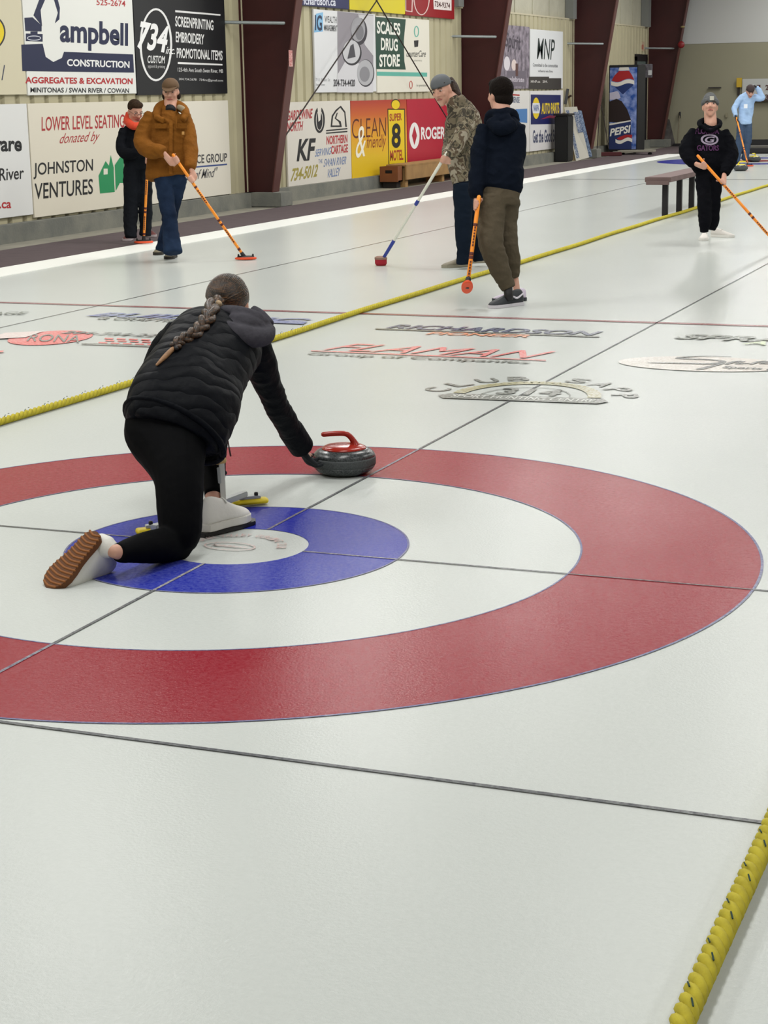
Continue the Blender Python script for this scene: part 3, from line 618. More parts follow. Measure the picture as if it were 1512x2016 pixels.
# ---- people
SKIN = mat('skin', '#c79a86', .5, bump=(90, .1, .002), mottle=(14, '#b9836f', .6))
M_EYE = mat('eye_white', '#a89a92', .4); M_IRIS = mat('iris', '#2a211c', .3); M_LIP = mat('lips', '#a05a54', .5)
class Fig:
    def __init__(s, label, w0, foot, voxel=.008):
        s.w0 = w0; s.t = thing('person', label, 'person', (foot[0], foot[1], 0)); s.skin = MB(); s.vx = voxel
    def p(s, u, v, dw=0): return P(u, v, s.w0+dw)
    def rows(s, rows, side=None):
        pts = []; rad = []
        for r in rows:
            w = s.w0+r[2]; pts.append(P(r[0], r[1], w)); k = w/FPX
            rr = r[3]; ra = r[4] if len(r) > 4 else 1.0
            rad.append((rr*k, rr*k*ra))
        return pts, rad
    def limb(s, mb, rows, side=None, shrink=.75, sub=4, seg=16, cd=.2):
        pts, rad = s.rows(rows); mb.tube(pts, rad, side=side, seg=seg, sub=sub, cd=cd)
        if shrink:
            pts = list(pts); pts[-1] = pts[-1]*.6+pts[-2]*.4; pts[0] = pts[0]*.6+pts[1]*.4
            s.skin.tube(pts, [(a*shrink*.88, b*shrink*.88) for a, b in rad], side=side, seg=12, sub=sub, cd=.2)
        return mb
    def trunk(s, mb, rows, ratio=.62, shrink=.72, side=None, sub=4):
        """rows (v, left u, right u, depth offset[, ratio]) read off the silhouette"""
        rr = [((a[1]+a[2])/2, a[0], a[3], (a[2]-a[1])/2, a[4] if len(a) > 4 else ratio) for a in rows]
        return s.limb(mb, rr, side=RH if side is None else side, shrink=shrink, sub=sub, seg=24)
    def head(s, u, v, dw, f, up=(0, 0, 1), k=1.0, neck=None, eyes=True, brow='#3c2c22', glasses=False, hairf=None):
        c = s.p(u, v, dw); f = nrm(np.array(f, float)); up = np.array(up, float); up = nrm(up-f*(up@f)); x = np.cross(f, up)
        s.A = A = np.array([x, f, up])*k; s.hc = c; h = s.hl = lambda a, b, e: c+V(a, b, e)@A
        m = s.skin; An = np.array([x, f, up])
        m.ell(h(0, -.012, .03), V(.074, .092, .088)*k, An)
        m.tube([h(0, .02, .0), h(0, .035, -.05), h(0, .05, -.085), h(0, .058, -.104)], [(.068*k, .06*k), (.058*k, .052*k), (.04*k, .036*k), (.024*k, .02*k)], side=x, sub=2)
        m.ell(h(0, .06, .0), V(.055, .026, .045)*k, An); m.ell(h(0, .065, -.06), V(.03, .02, .028)*k, An)
        m.tube([h(0, .083, .02), h(0, .098, -.008), h(0, .105, -.026)], [.007*k, .010*k, .013*k], sub=2)
        for q in (-1, 1):
            m.ell(h(q*.073, -.012, -.01), V(.010, .018, .030)*k, An); m.ell(h(q*.014, .092, -.028), V(.009, .01, .008)*k, An)
            m.ell(h(q*.034, .066, -.022), V(.024, .02, .022)*k, An)
        if neck is not None: m.tube([h(0, -.022, -.03), s.p(*neck)], [.060*k, .068*k], seg=16)
        if eyes:
            for q in (-1, 1):
                MB().ell(h(q*.032, .0765, .008), V(.014, .011, .0052)*k, An).build('eye', M_EYE, s.t, smooth=True)
                MB().ell(h(q*.032, .085, .008), V(.0075, .0035, .0055)*k, An).build('iris', M_IRIS, s.t, smooth=True)
                MB().tube([h(q*.014, .088, .026), h(q*.032, .089, .032), h(q*.052, .078, .026)], [.003*k, .0045*k, .003*k], sub=3, seg=8).build('eyebrow', mat('brow_'+brow.strip('#'), brow, .8), s.t, smooth=True)
            MB().tube([h(-.024, .080, -.060), h(0, .0895, -.058), h(.024, .080, -.060)], [.004*k, .0068*k, .004*k], sub=3, seg=8).build('lips', M_LIP, s.t, smooth=True)
        if glasses:
            g = MB()
            for q in (-1, 1):
                g.tube([h(q*.033+.024*math.cos(a), .1, .004+.017*math.sin(a)) for a in np.linspace(0, 2*math.pi, 17)], [.0018]*17, seg=6, cap=False)
                g.tube([h(q*.057, .1, .008), h(q*.08, .0, .008)], [.0018]*2, seg=6)
            g.tube([h(-.009, .102, .006), h(.009, .102, .006)], [.0018]*2, seg=6); g.build('glasses', mat('glasses_frame', '#2b2624', .3), s.t, smooth=True)
    def grip(s, wrist, c, axis, r=.0145, k=1.0, sgn=1, mb=None, palm=None):
        """a hand closed round a shaft at c running along axis"""
        m = mb or s.skin; a = nrm(axis); w = np.array(wrist, float); n = w-c; n = nrm(n-a*(n@a)); b = np.cross(a, n)*sgn
        m.tube([w, c+n*(.055*k)+b*.0, c+n*(.026*k)-b*.004], [(.026*k, .021*k), (.036*k, .018*k), (.036*k, .014*k)], side=a, sub=3)
        lens = (.9, 1.0, .95, .8)
        for i in range(4):
            off = (i-1.5)*.0195*k; R_ = r+.0085*k
            pts = [c+a*off+n*(R_+.012*k)*math.cos(.0)-b*.006]+[c+a*off*1.02+n*R_*math.cos(th)+b*R_*math.sin(th) for th in np.array([.7, 1.5, 2.3, 3.2])*lens[i]]
            m.tube(pts, [.0105*k, .0098*k, .0092*k, .0086*k, .0075*k], sub=2, seg=10)
        R_ = r+.009*k; e = a*.030*k
        m.tube([c+n*(R_+.03*k)-e*.2, c+n*R_*1.1-b*(R_*.8)-e*1.2, c-b*R_-e*1.6-n*.004, c-b*R_*.7-e*1.7-n*R_*.8], [.012*k, .0115*k, .0098*k, .008*k], sub=2, seg=10)
    def openhand(s, wrist, d, nrm_, k=1.0, curl=.5, mb=None, spread=.16, thumb=1):
        """relaxed hand: d = pointing direction, nrm_ = back of the hand, fingers bend away from it"""
        m = mb or s.skin; d = nrm(d); n = np.array(nrm_, float); n = nrm(n-d*(n@d)); x = np.cross(d, n); w = np.array(wrist, float)
        m.tube([w, w+d*.035*k, w+d*.085*k], [(.027*k, .02*k), (.036*k, .018*k), (.04*k, .014*k)], side=x, sub=3)
        for i, L_ in enumerate((.068, .078, .073, .056)):
            o = w+d*(.088-.004*abs(i-1))*k+x*(i-1.5)*.0205*k; pts = [o-d*.012]; dd = nrm(d+x*(i-1.5)*spread)
            ang = 0
            for f_ in (.45, .3, .25):
                ang += curl*.8; q = dd*math.cos(ang)-n*math.sin(ang); pts.append(pts[-1]+q*L_*k*f_*1.05)
            m.tube(pts, [.0105*k, .0098*k, .009*k, .0078*k], sub=2, seg=10)
        o = w+d*.03*k+x*.03*k*thumb; q = nrm(d*.75+x*thumb*.75-n*.3)
        m.tube([o-x*thumb*.01, o+q*.03*k, o+q*.052*k+d*.008*k-n*.006], [.0135*k, .0115*k, .009*k], sub=2, seg=10)
    def body(s, voxel=None, smooth=4): return s.skin.fused('body', SKIN, s.t, voxel=voxel or s.vx, smooth=smooth)

def shoe(t, heel, toe, up=(0, 0, 1), w=.05, h=.095, upper='#e3e1dc', sole='#e9e7e2', thick=.026, name='shoe', ridges=None, laces=None, open_=False):
    """heel/toe: points under the sole; one shoe with its own upper, sole and laces"""
    heel = np.array(heel, float); toe = np.array(toe, float); L_ = np.linalg.norm(toe-heel); f = nrm(toe-heel); up = np.array(up, float); up = nrm(up-f*(up@f)); x = np.cross(f, up)
    S = [(-.0, .30, .75), (.05, .62, .95), (.16, .72, 1.0), (.32, .72, .92), (.48, .78, .78), (.62, .93, .62), (.76, 1.0, .5), (.88, .88, .42), (.96, .6, .33), (1.0, .28, .22)]
    vs = []; fs = []; n = 14
    for tt, a, b in S:
        c = heel+f*L_*tt
        for j in range(n):
            th = math.pi*j/(n-1); px = math.cos(th)*a*w; pz = math.sin(th)**.72*(b*h-thick*.6)+thick*.6
            taper = 1-.28*(math.sin(th) if tt < .5 else 0)
            vs.append(c+x*px*taper+up*pz)
    for i in range(len(S)-1):
        for j in range(n-1):
            a = i*n+j; fs.append((a, a+n, a+n+1, a+1))
        fs.append((i*n, i*n+n-1, (i+1)*n+n-1, (i+1)*n))
    fs.append(tuple(range(n))); fs.append(tuple(range((len(S)-1)*n, len(S)*n))[::-1])
    g = MB().add(vs, fs); me = g.mesh('upper', True); 
    tmp = bpy.data.objects.new('x', me); COL.objects.link(tmp); md = tmp.modifiers.new('s', 'SUBSURF'); md.levels = 1; md.render_levels = 1
    m2 = bpy.data.meshes.new_from_object(tmp.evaluated_get(bpy.context.evaluated_depsgraph_get())); bpy.data.objects.remove(tmp)
    m2.polygons.foreach_set('use_smooth', [True]*len(m2.polygons))
    e = t
    o = link(name, m2, mat('shoe_'+upper.strip('#'), upper, .6, bump=(60, .3, .004)), e)
    out = []; 
    for tt, a, b in S: out.append((tt, a*1.06*w))
    left = [heel+f*L_*tt+x*a for tt, a in out]; right = [heel+f*L_*tt-x*a for tt, a in out][::-1]
    ring = [heel-f*.006]+left+[toe+f*.004]+right
    so = MB(); so.prism(ring, up*thick); so.build('sole', mat('sole_'+sole.strip('#'), sole, .7), o, bevel=.002)
    if laces:
        lc = MB()
        for k in range(4):
            c = heel+f*L_*(.46+.07*k)+up*(h*(.80-.11*k)); lc.tube([c-x*w*.45-up*.012, c+up*.004, c+x*w*.45-up*.012], [.003]*3, sub=2, seg=6)
        lc.build('laces', mat('lace_'+laces.strip('#'), laces, .8), o, smooth=True)
    if ridges:
        rd = MB()
        for k in range(15):
            tt = .035+k*.066; a = np.interp(tt, [q[0] for q in out], [q[1] for q in out]); c = heel+f*L_*tt+up*.001
            rd.tube([c-x*a*.93-f*.004, c+f*.004, c+x*a*.93-f*.004], [.0044]*3, sub=2, seg=8)
        rd.build('tread', mat('tread', ridges, .7), o, smooth=True)
    return o
def cloth(name, col, rough=.8, fold=(9, .6, .03), weave=None, mot=None):
    """cloth with soft folds and a fine weave"""
    if name in MATS: return MATS[name]
    m = mat(name, col, rough, bump=fold, mottle=mot, spec=.07); return m
def groundp(u, v): return G(u, v)

# ---------- the thrower
F = Fig('person in black quilted jacket and leggings crouched in delivery, braid down the back', 6.4, (-.12, -.05), voxel=.0065)
M_LEG = cloth('leggings_black', '#050608', .75, (14, .15, .01)); M_PUF = bpy.data.materials.new('quilted_black'); M_PUF.use_nodes = True
nt = M_PUF.node_tree; b = nt.nodes['Principled BSDF']; b.inputs['Base Color'].default_value = lin('#070a10'); b.inputs['Roughness'].default_value = .6; b.inputs['Specular IOR Level'].default_value = .10
tc = nt.nodes.new('ShaderNodeTexCoord'); mp = nt.nodes.new('ShaderNodeMapping'); mp.inputs['Rotation'].default_value = (.75, .3, 0)
wv = nt.nodes.new('ShaderNodeTexWave'); wv.wave_type = 'BANDS'; wv.bands_direction = 'Z'; wv.inputs['Scale'].default_value = 5.2; wv.inputs['Distortion'].default_value = 8; wv.inputs['Detail'].default_value = 2; wv.inputs['Detail Scale'].default_value = 1.1
pw = nt.nodes.new('ShaderNodeMath'); pw.operation = 'POWER'; pw.inputs[1].default_value = .35
ns = nt.nodes.new('ShaderNodeTexNoise'); ns.inputs['Scale'].default_value = 26; ns.inputs['Detail'].default_value = 4
b1 = nt.nodes.new('ShaderNodeBump'); b1.inputs['Strength'].default_value = .5; b1.inputs['Distance'].default_value = .011
b2 = nt.nodes.new('ShaderNodeBump'); b2.inputs['Strength'].default_value = .55; b2.inputs['Distance'].default_value = .008
nt.links.new(tc.outputs['Object'], mp.inputs[0]); nt.links.new(mp.outputs[0], wv.inputs['Vector']); nt.links.new(tc.outputs['Object'], ns.inputs['Vector'])
nt.links.new(wv.outputs['Fac'], pw.inputs[0]); nt.links.new(pw.outputs[0], b1.inputs['Height']); nt.links.new(ns.outputs['Fac'], b2.inputs['Height']); nt.links.new(b1.outputs[0], b2.inputs['Normal']); nt.links.new(b2.outputs[0], b.inputs['Normal'])
M_SLV = cloth('sleeve_black', '#080b11', .6, (22, .55, .015)); M_FLEECE = cloth('fleece_grey', '#47464c', .95, (18, .6, .02), mot=(40, '#3b3a40', .5))
pt = MB()
F.limb(pt, [(326, 805, .04, 76, .8), (328, 850, .0, 84, .8), (342, 895, -.08, 66, .9), (352, 940, -.15, 51), (354, 1000, -.2, 46), (355, 1045, -.22, 42), (352, 1068, -.22, 36)], side=RH)
F.limb(pt, [(350, 1068, -.2, 37), (318, 1074, -.28, 35), (290, 1078, -.35, 32), (260, 1083, -.42, 26), (234, 1089, -.48, 20)])
F.limb(pt, [(385, 835, .05, 60), (405, 850, .25, 44), (416, 862, .40, 34)])
F.limb(pt, [(418, 866, .40, 32), (419, 900, .34, 27), (421, 940, .28, 23), (421, 974, .22, 20)])
pt.fused('leggings', M_LEG, F.t, voxel=.0065, smooth=5, fold=(0.002, 14, 1.7))
jk = MB(); SD = nrm(RT*.89-UP*.45)
tr = [(343, 848, -.02, 104, .72), (352, 826, 0, 108, .74), (366, 788, .06, 110, .74), (380, 752, .14, 102, .74), (399, 716, .24, 96, .74), (418, 686, .34, 95, .72), (437, 662, .43, 88, .66), (455, 640, .5, 52, .8)]
F.limb(jk, tr, side=SD, seg=32, shrink=.85)
F.limb(jk, [(500, 690, .48, 36), (350, 668, .42, 36)], shrink=0)
JK = jk.fused('jacket', M_PUF, F.t, voxel=.0065, smooth=6, fold=(.006, 11, 1.4))
sl = MB(); F.limb(sl, [(496, 684, .48, 37), (511, 715, .54, 34), (526, 752, .62, 28), (545, 800, .73, 26), (574, 848, .88, 24), (590, 876, .95, 23)])
F.limb(sl, [(356, 664, .42, 38), (322, 700, .5, 32), (312, 745, .58, 30), (345, 810, .55, 25), (395, 868, .45, 22), (415, 890, .42, 20)])
sl.fused('sleeves', M_SLV, F.t, voxel=.0065, smooth=4, fold=(0.006, 14, 1.7))
cf = MB(); F.limb(cf, [(572, 846, .88, 26), (594, 880, .96, 25)], shrink=0); cf.fused('cuff', M_SLV, F.t, voxel=.005, smooth=3)
hm = MB(); hm.tube([F.p(343, 848, -.02)+SD*(.194*math.cos(a))+np.cross(SD, nrm(F.p(366, 788, .06)-F.p(343, 848, -.02)))*(.140*math.sin(a)) for a in np.linspace(0, 2*math.pi, 41)], [.012]*41, seg=8, cap=False); hm.build('jacket_hem', M_SLV, F.t, smooth=True)
# gloved right hand reaching to the stone, gloved left hand on the stabiliser
gl = MB(); F.openhand(F.p(592, 880, .95), F.p(612, 922, 1.04)-F.p(592, 880, .95), -RH*.8+TOCAM*.4, k=.95, curl=.55, mb=gl, spread=.1, thumb=-1)
F.openhand(F.p(592, 880, .95), F.p(612, 922, 1.04)-F.p(592, 880, .95), -RH*.8+TOCAM*.4, k=.55, curl=.55, spread=.1, thumb=-1)
gl.fused('glove', mat('glove_knit', '#191d22', .9, bump=(160, .5, .003)), F.t, voxel=.0045, smooth=2)
g2 = MB(); HB = F.p(437, 912, .35)
F.grip(F.p(415, 888, .42), F.p(432, 908, .36), UP, r=.014, k=.9, mb=g2); F.grip(F.p(415, 888, .42), F.p(432, 908, .36), UP, r=.014, k=.5)
g2.fused('glove', mat('glove_knit', '#191d22', .9), F.t, voxel=.0045, smooth=2)
# head, hair, braid, hood
hf = nrm(-TOCAM*.95+RH*.25-ZU*.18)
F.head(452, 600, .62, hf, k=1.0, neck=(455, 645, .5), eyes=True)
M_HAIR = bpy.data.materials.new('hair_brown'); M_HAIR.use_nodes = True; nt = M_HAIR.node_tree; b = nt.nodes['Principled BSDF']; b.inputs['Roughness'].default_value = .42
tc = nt.nodes.new('ShaderNodeTexCoord'); mp = nt.nodes.new('ShaderNodeMapping'); mp.inputs['Scale'].default_value = (7, 60, 90); mp.inputs['Rotation'].default_value = (.2, .5, .5)
ns = nt.nodes.new('ShaderNodeTexNoise'); ns.inputs['Scale'].default_value = 2.0; ns.inputs['Detail'].default_value = 5; rp = nt.nodes.new('ShaderNodeValToRGB')
rp.color_ramp.elements[0].position = .44; rp.color_ramp.elements[0].color = lin('#1d140d'); rp.color_ramp.elements[1].position = .74; rp.color_ramp.elements[1].color = lin('#6b4a2c')
bp = nt.nodes.new('ShaderNodeBump'); bp.inputs['Strength'].default_value = .6; bp.inputs['Distance'].default_value = .003
nt.links.new(tc.outputs['Object'], mp.inputs[0]); nt.links.new(mp.outputs[0], ns.inputs['Vector']); nt.links.new(ns.outputs['Fac'], rp.inputs[0]); nt.links.new(rp.outputs[0], b.inputs['Base Color']); nt.links.new(ns.outputs['Fac'], bp.inputs['Height']); nt.links.new(bp.outputs[0], b.inputs['Normal'])
hr = MB(); An = F.A/np.linalg.norm(F.A[0])
hr.ell(F.hl(0, -.022, .03), V(.083, .096, .088), An, seg=32, rings=20)
hr.ell(F.hl(.0, -.05, -.02), V(.068, .055, .06), An)
hr.tube([F.hl(-.02, -.085, .0), F.p(430, 600, .50)], [.04, .02], seg=14)
hair = hr.fused('hair', M_HAIR, F.t, voxel=.005, smooth=4)
st = MB(); rh = random.Random(3)
root = F.p(430, 600, .47)
for k in range(46):   # strands drawn back over the skull into the tie
    a = -1.5+3.0*k/45; s0 = F.hl(.088*math.sin(a), -.022+.03*math.cos(a*2)*.3, .03+.092*math.cos(a)); pts = []
    for j in range(7):
        q = j/6; p = s0*(1-q)+root*q; d = p-F.hl(0, -.022, .03); dl = d@An.T; e = math.sqrt((dl[0]/.084)**2+(dl[1]/.097)**2+(dl[2]/.089)**2)
        if q < .85: p = F.hl(0, -.022, .03)+(dl/max(e, .05)*1.005)@An
        pts.append(p)
    st.tube(pts, [.0022+.001*rh.random()]*7, sub=3, seg=6)
st.build('hair_strands', M_HAIR, F.t, smooth=True)
bl = spline([F.p(u, v, dw) for u, v, dw in [(429, 598, .44), (418, 604, .38), (411, 622, .31), (400, 638, .24), (386, 654, .20), (367, 665, .18), (352, 673, .16), (344, 683, .14)]], 12)
from mathutils.bvhtree import BVHTree
bm_ = bmesh.new(); bm_.from_mesh(JK.data); bm_.transform(Matrix.Translation(Vector(rootloc(JK)))); bv = BVHTree.FromBMesh(bm_); bm_.free()
def onback(p, off):
    d = nrm(p-CAM); h = bv.ray_cast(Vector(CAM), Vector(d)); 
    return p if h[0] is None else (np.array(h[0])-d*off if np.linalg.norm(np.array(h[0])-CAM)-off < np.linalg.norm(p-CAM) else p)
bl = [onback(p, .022) for p in bl]
for _ in range(10): bl = [bl[0]]+[(bl[i-1]+bl[i]*2+bl[i+1])/4 for i in range(1, len(bl)-1)]+[bl[-1]]
nb = len(bl)
for k in range(3):
    pts = []; rad = []
    for i, p in enumerate(bl):
        q = i/(nb-1); T = nrm(bl[min(i+1, nb-1)]-bl[max(i-1, 0)]); n = nrm(TOCAM-T*(TOCAM@T)); x = np.cross(T, n); ph = 2*math.pi*(q*2.7+k/3); amp = .0205*(1-.4*q)
        pts.append(p+x*amp*math.cos(ph)+n*amp*.42*math.sin(2*ph)); rad.append(.0155*(1-.42*q))
    MB().tube(pts, rad, seg=12).build('braid_strand', M_HAIR, F.t, smooth=True)
MB().tube([onback(F.p(344, 683, .13), .02), onback(F.p(337, 690, .12), .018), onback(F.p(325, 702, .12), .014), onback(F.p(309, 718, .12), .010)], [.007, .009, .0095, .005], sub=4, seg=10).build('braid_tail', mat('hair_light', '#a07a56', .5, bump=(200, .5, .002), mottle=(50, '#7c5b3e', .7)), F.t, smooth=True, label='lighter loose end of the braid')
MB().tube([onback(F.p(341, 681, .13), .021), onback(F.p(347, 686, .14), .021)], [.009, .009], seg=12).build('hair_tie', M_DK, F.t, smooth=True)
MB().ell(F.p(430, 598, .40), (.015, .012, .014)).fused('scrunchie', mat('scrunchie', '#b29a7c', .8, bump=(80, .6, .005)), F.t, voxel=.003, smooth=2)
hd = MB()
F.limb(hd, [(428, 628, .34, 10), (437, 642, .30, 16), (462, 655, .28, 20), (495, 664, .29, 21), (522, 662, .33, 18), (531, 648, .40, 12)], shrink=0)
F.limb(hd, [(432, 612, .42, 9), (450, 612, .38, 12), (476, 618, .35, 15), (505, 629, .36, 16), (525, 642, .4, 12)], shrink=0)
F.limb(hd, [(440, 630, .42, 18), (475, 638, .40, 24), (508, 645, .42, 20)], shrink=0)
F.limb(hd, [(498, 610, .5, 10), (512, 622, .48, 13), (530, 640, .45, 12)], shrink=0)
F.limb(hd, [(455, 634, .34, 18), (485, 638, .33, 22), (512, 646, .36, 16)], shrink=0)
hd.fused('fleece_hood', M_FLEECE, F.t, voxel=.005, smooth=5)
# zip pull on the hem, shoes
MB().tube([F.p(449, 868, -.02), F.p(451, 882, -.02), F.p(454, 897, -.02)], [.002, .003, .0035], seg=8).build('zip_pull', mat('zip_red', '#3a1416', .5), F.t, smooth=True)
sw = MB(); sw.add(*tubegeo([F.p(234, 1089, -.48), F.p(222, 1085, -.5)], [.034, .036], seg=14))
F.skin.tube([F.p(245, 1086, -.46), F.p(230, 1086, -.48), F.p(219, 1086, -.46)], [.027, .027, .020], sub=2)
F.skin.tube([F.p(421, 960, .24), F.p(421, 992, .21), F.p(425, 1020, .2)], [.034, .032, .034], sub=2)
F.body(smooth=4)
he = P(188, 1048, 5.93); to = P(92, 1155, 5.86)
upv = nrm(RT*.52+FW*.72-UP*.38)
shoe(F.t, he-upv*.0, to, up=upv, w=.054, h=.172, upper='#d9d8d2', sole='#5f3817', thick=.022, ridges='#8a5526', laces='#e8e8e4')
MB().tube([P(197, 1066, 5.965), P(208, 1076, 5.95), P(219, 1082, 5.945)], [.030, .038, .031], sub=3, seg=18, cd=.3).build('shoe_collar', MATS['shoe_d9d8d2'], F.t, smooth=True)
hg = G(398, 1057); hg = V(hg[0], hg[1], .018); dg = nrm(V(.30, .95, 0)); shoe(F.t, hg, hg+nrm(G(474, 1034)-G(398, 1057))*.25, w=.047, h=.128, upper='#dedcd6', sole='#d8d6d0', thick=.028, laces='#e8e8e4')
sd = MB(); f_ = nrm(G(474, 1034)-G(398, 1057)); x_ = np.cross(f_, ZU); sd.prism([V(hg[0], hg[1], .003)+f_*a+x_*b for a, b in [(-.015, -.03), (.06, -.04), (.16, -.052), (.24, -.05), (.275, -.02), (.275, .02), (.24, .05), (.16, .052), (.06, .04), (-.015, .03)]], V(0, 0, .014)); sd.build('slider', M_DK, F.t, bevel=.002, label='black slider under the front shoe')
# ---------- stabiliser
M_ALU = mat('aluminium', '#b4b8b8', .4, .3); M_YPAD = mat('pad_yellow', '#e0c81e', .5)
A_ = G(302, 1040, .05); B_ = G(482, 972, .05); t = thing('delivery_stabilizer', 'aluminium delivery stabilizer with yellow pads held beside the front shoe', 'stabilizer', tuple((A_+B_)/2*V(1, 1, 0)))
MB().bar(A_, B_, .03, .022).build('crossbar', M_ALU, t, bevel=.003)
ax = nrm(RH*.95-TOCAM*.3); dn = nrm(np.cross(ZU, ax))
for e_, s_ in ((A_, -1), (B_, 1)):
    c = G(490, 987, .016) if s_ > 0 else G(308, 1043, .016)
    MB().tube([c-ax*.065, c+ax*.065], [(.032, .012), (.032, .012)], side=dn, seg=18).build('glide_pad', M_YPAD, t, smooth=True)
    MB().bar(c+ZU*.016-ax*.04, c+ZU*.016+ax*.045, .03, .012).build('bracket', M_ALU, t, bevel=.002)
    for o_ in (-.02, .03): MB().lathe(c+ax*o_+ZU*.02, [(.008, 0), (.008, .012), (.005, .015)], seg=12).build('wing_nut', M_DK, t, smooth=True)
hb = V(*G(437, 1000, .0)); foot_ = A_*.30+B_*.70
MB().bar(P(441, 1004, 6.60), P(436, 908, 6.60), .020, .012, upv=TOCAM).build('upright', mat('upright_white', '#d5d5d0', .4), t, bevel=.002)
MB().bar(P(430, 920, 6.58), P(433, 952, 6.58), .012, .012, upv=TOCAM).build('side_rail', M_ALU, t, bevel=.002)
MB().tube([P(427, 908, 6.60), P(439, 906, 6.60)], [.014, .014], seg=12).build('hand_grip', mat('grip_tan', '#c6a468', .6), t, smooth=True)

def ringtube(mb, c, x, y, rx, ry, r, n=33, a0=0, a1=2*math.pi, seg=8):
    mb.tube([c+x*rx*math.cos(a)+y*ry*math.sin(a) for a in np.linspace(a0, a1, n)], [r]*n, seg=seg, cap=abs(a1-a0) < 6)
def cap_hat(F, col, fwd, brim=True, name='cap', tilt=0):
    k = np.linalg.norm(F.A[0]); An = F.A/k; m = mat('cap_'+col.strip('#'), col, .85, bump=(60, .3, .004))
    c = MB(); c.ell(F.hl(0, -.012, .052), V(.083, .102, .08)*k, An, seg=28, rings=16)
    keep = c
    # dome only: flatten whatever hangs under the sweatband
    z0 = .038; vs = []
    for p in keep.v:
        l = (np.array(p)-F.hc)@np.linalg.inv(F.A)
        if l[2] < z0: l[2] = z0-.004+.0*(l[2])
        vs.append(F.hc+l@F.A)
    keep.v = [tuple(p) for p in vs]; o = keep.build(name, m, F.t, smooth=True)
    s = fwd; br = MB(); P_ = []; n = 15
    for layer in (0, .006):
        for i in range(n):
            a = math.pi*i/(n-1); P_.append(F.hl(.07*math.cos(a), s*(.062+.095*math.sin(a)**.8)-.012*(s > 0), .048-.03*math.sin(a)**1.5-layer*0+layer))
    fs = [tuple(range(n))[::-1], tuple(range(n, 2*n))]+[(i, (i+1) % n, n+(i+1) % n, n+i) for i in range(n)]
    if brim: br.add(P_, fs).build('cap_brim', m, o)
    return o
def hairdo(F, col, pieces, name='hair', voxel=.006):
    k = np.linalg.norm(F.A[0]); An = F.A/k; h = MB()
    for c, r in pieces: h.ell(F.hl(*c), V(*r)*k, An)
    return h.fused(name, mat('hair_'+col.strip('#'), col, .8, bump=(70, .9, .008), mottle=(60, '#16100c', .5), spec=.1), F.t, voxel=voxel, smooth=2)

# ---------- brown jacket
F = Fig('person in brown canvas hooded jacket, cap and flared jeans sweeping with an orange broom', 17.2, G(338, 512))
M_CAN = cloth('canvas_brown', '#7d4f1d', .85, (11, .7, .04), mot=(5, '#6e441a', .6)); M_JEAN = cloth('denim', '#10192b', .85, (9, .5, .03), mot=(3.2, '#2a3b55', .8))
jk = MB(); F.trunk(jk, [(346, 288, 376, 0), (340, 287, 376, 0), (310, 289, 372, 0), (270, 292, 368, 0), (238, 294, 366, 0), (222, 302, 360, .0), (212, 317, 352, 0)])
F.limb(jk, [(302, 230, 0, 18), (288, 255, -.02, 18), (281, 282, -.08, 18), (296, 296, -.2, 16), (312, 298, -.28, 13), (321, 300, -.32, 11)])
F.limb(jk, [(360, 230, 0, 17), (370, 258, -.02, 15), (375, 290, -.08, 15), (375, 316, -.16, 13), (374, 330, -.2, 11)])
jk.fused('jacket', M_CAN, F.t, voxel=.01, smooth=4, fold=(0.012, 9, 1.7))
hd = MB(); F.limb(hd, [(308, 228, -.12, 8), (314, 212, -.02, 10), (336, 206, .1, 12), (358, 212, .0, 10), (366, 224, -.1, 8), (360, 236, -.16, 6)], shrink=0); F.limb(hd, [(306, 230, -.13, 6), (322, 238, -.17, 6)], shrink=0)
hd.fused('hood', M_CAN, F.t, voxel=.009, smooth=3)
ln = MB(); F.limb(ln, [(351, 210, -.06, 5), (360, 215, -.08, 6), (366, 223, -.08, 5)], shrink=0); ln.fused('hood_lining', mat('lining_tan', '#8f8169', .95), F.t, voxel=.008, smooth=2)
dz = lambda u, v, e=-.0: F.p(u, v, -.135+e)
MB().bar(F.p(337, 238, -.155), F.p(336, 344, -.165), .035, .012, upv=TOCAM).build('zip_placket', M_CAN, F.t, bevel=.003)
for (u0, u1, v) in ((304, 328, 248), (345, 367, 248)):
    MB().bar(F.p(u0, v, -.145), F.p(u1, v, -.15), .012, .05, upv=ZU).build('pocket_flap', M_CAN, F.t, bevel=.003)
MB().bar(F.p(358, 262, -.155), F.p(363, 262, -.155), .006, .03).build('chest_patch', mat('patch_tan', '#b98a4a', .7), F.t)
MB().bar(F.p(347, 230, -.16), F.p(348, 252, -.165), .006, .006).build('drawstring', M_CAN, F.t)
cl_ = MB(); F.limb(cl_, [(335, 211, .0, 12), (335, 220, -.045, 11)], shrink=0); cl_.build('shirt_collar', mat('shirt_black', '#15151a', .9), F.t, smooth=True)
pt = MB(); F.trunk(pt, [(338, 300, 366, 0), (352, 302, 366, 0), (364, 308, 362, 0)])
F.limb(pt, [(322, 350, -.02, 19), (326, 385, -.05, 17), (333, 422, -.08, 15), (336, 455, -.08, 16), (340, 496, -.1, 20)]); F.limb(pt, [(352, 350, .02, 18), (345, 385, .06, 16), (337, 422, .12, 14), (329, 458, .14, 15), (322, 492, .14, 16)])
pt.fused('jeans', M_JEAN, F.t, voxel=.009, smooth=4, fold=(0.009, 9, 1.7))
F.head(336, 181, 0, TOCAM*.95-RH*.05-ZU*.12, k=1.0, neck=(335, 214, 0))
cap_hat(F, '#5c4630', 1)
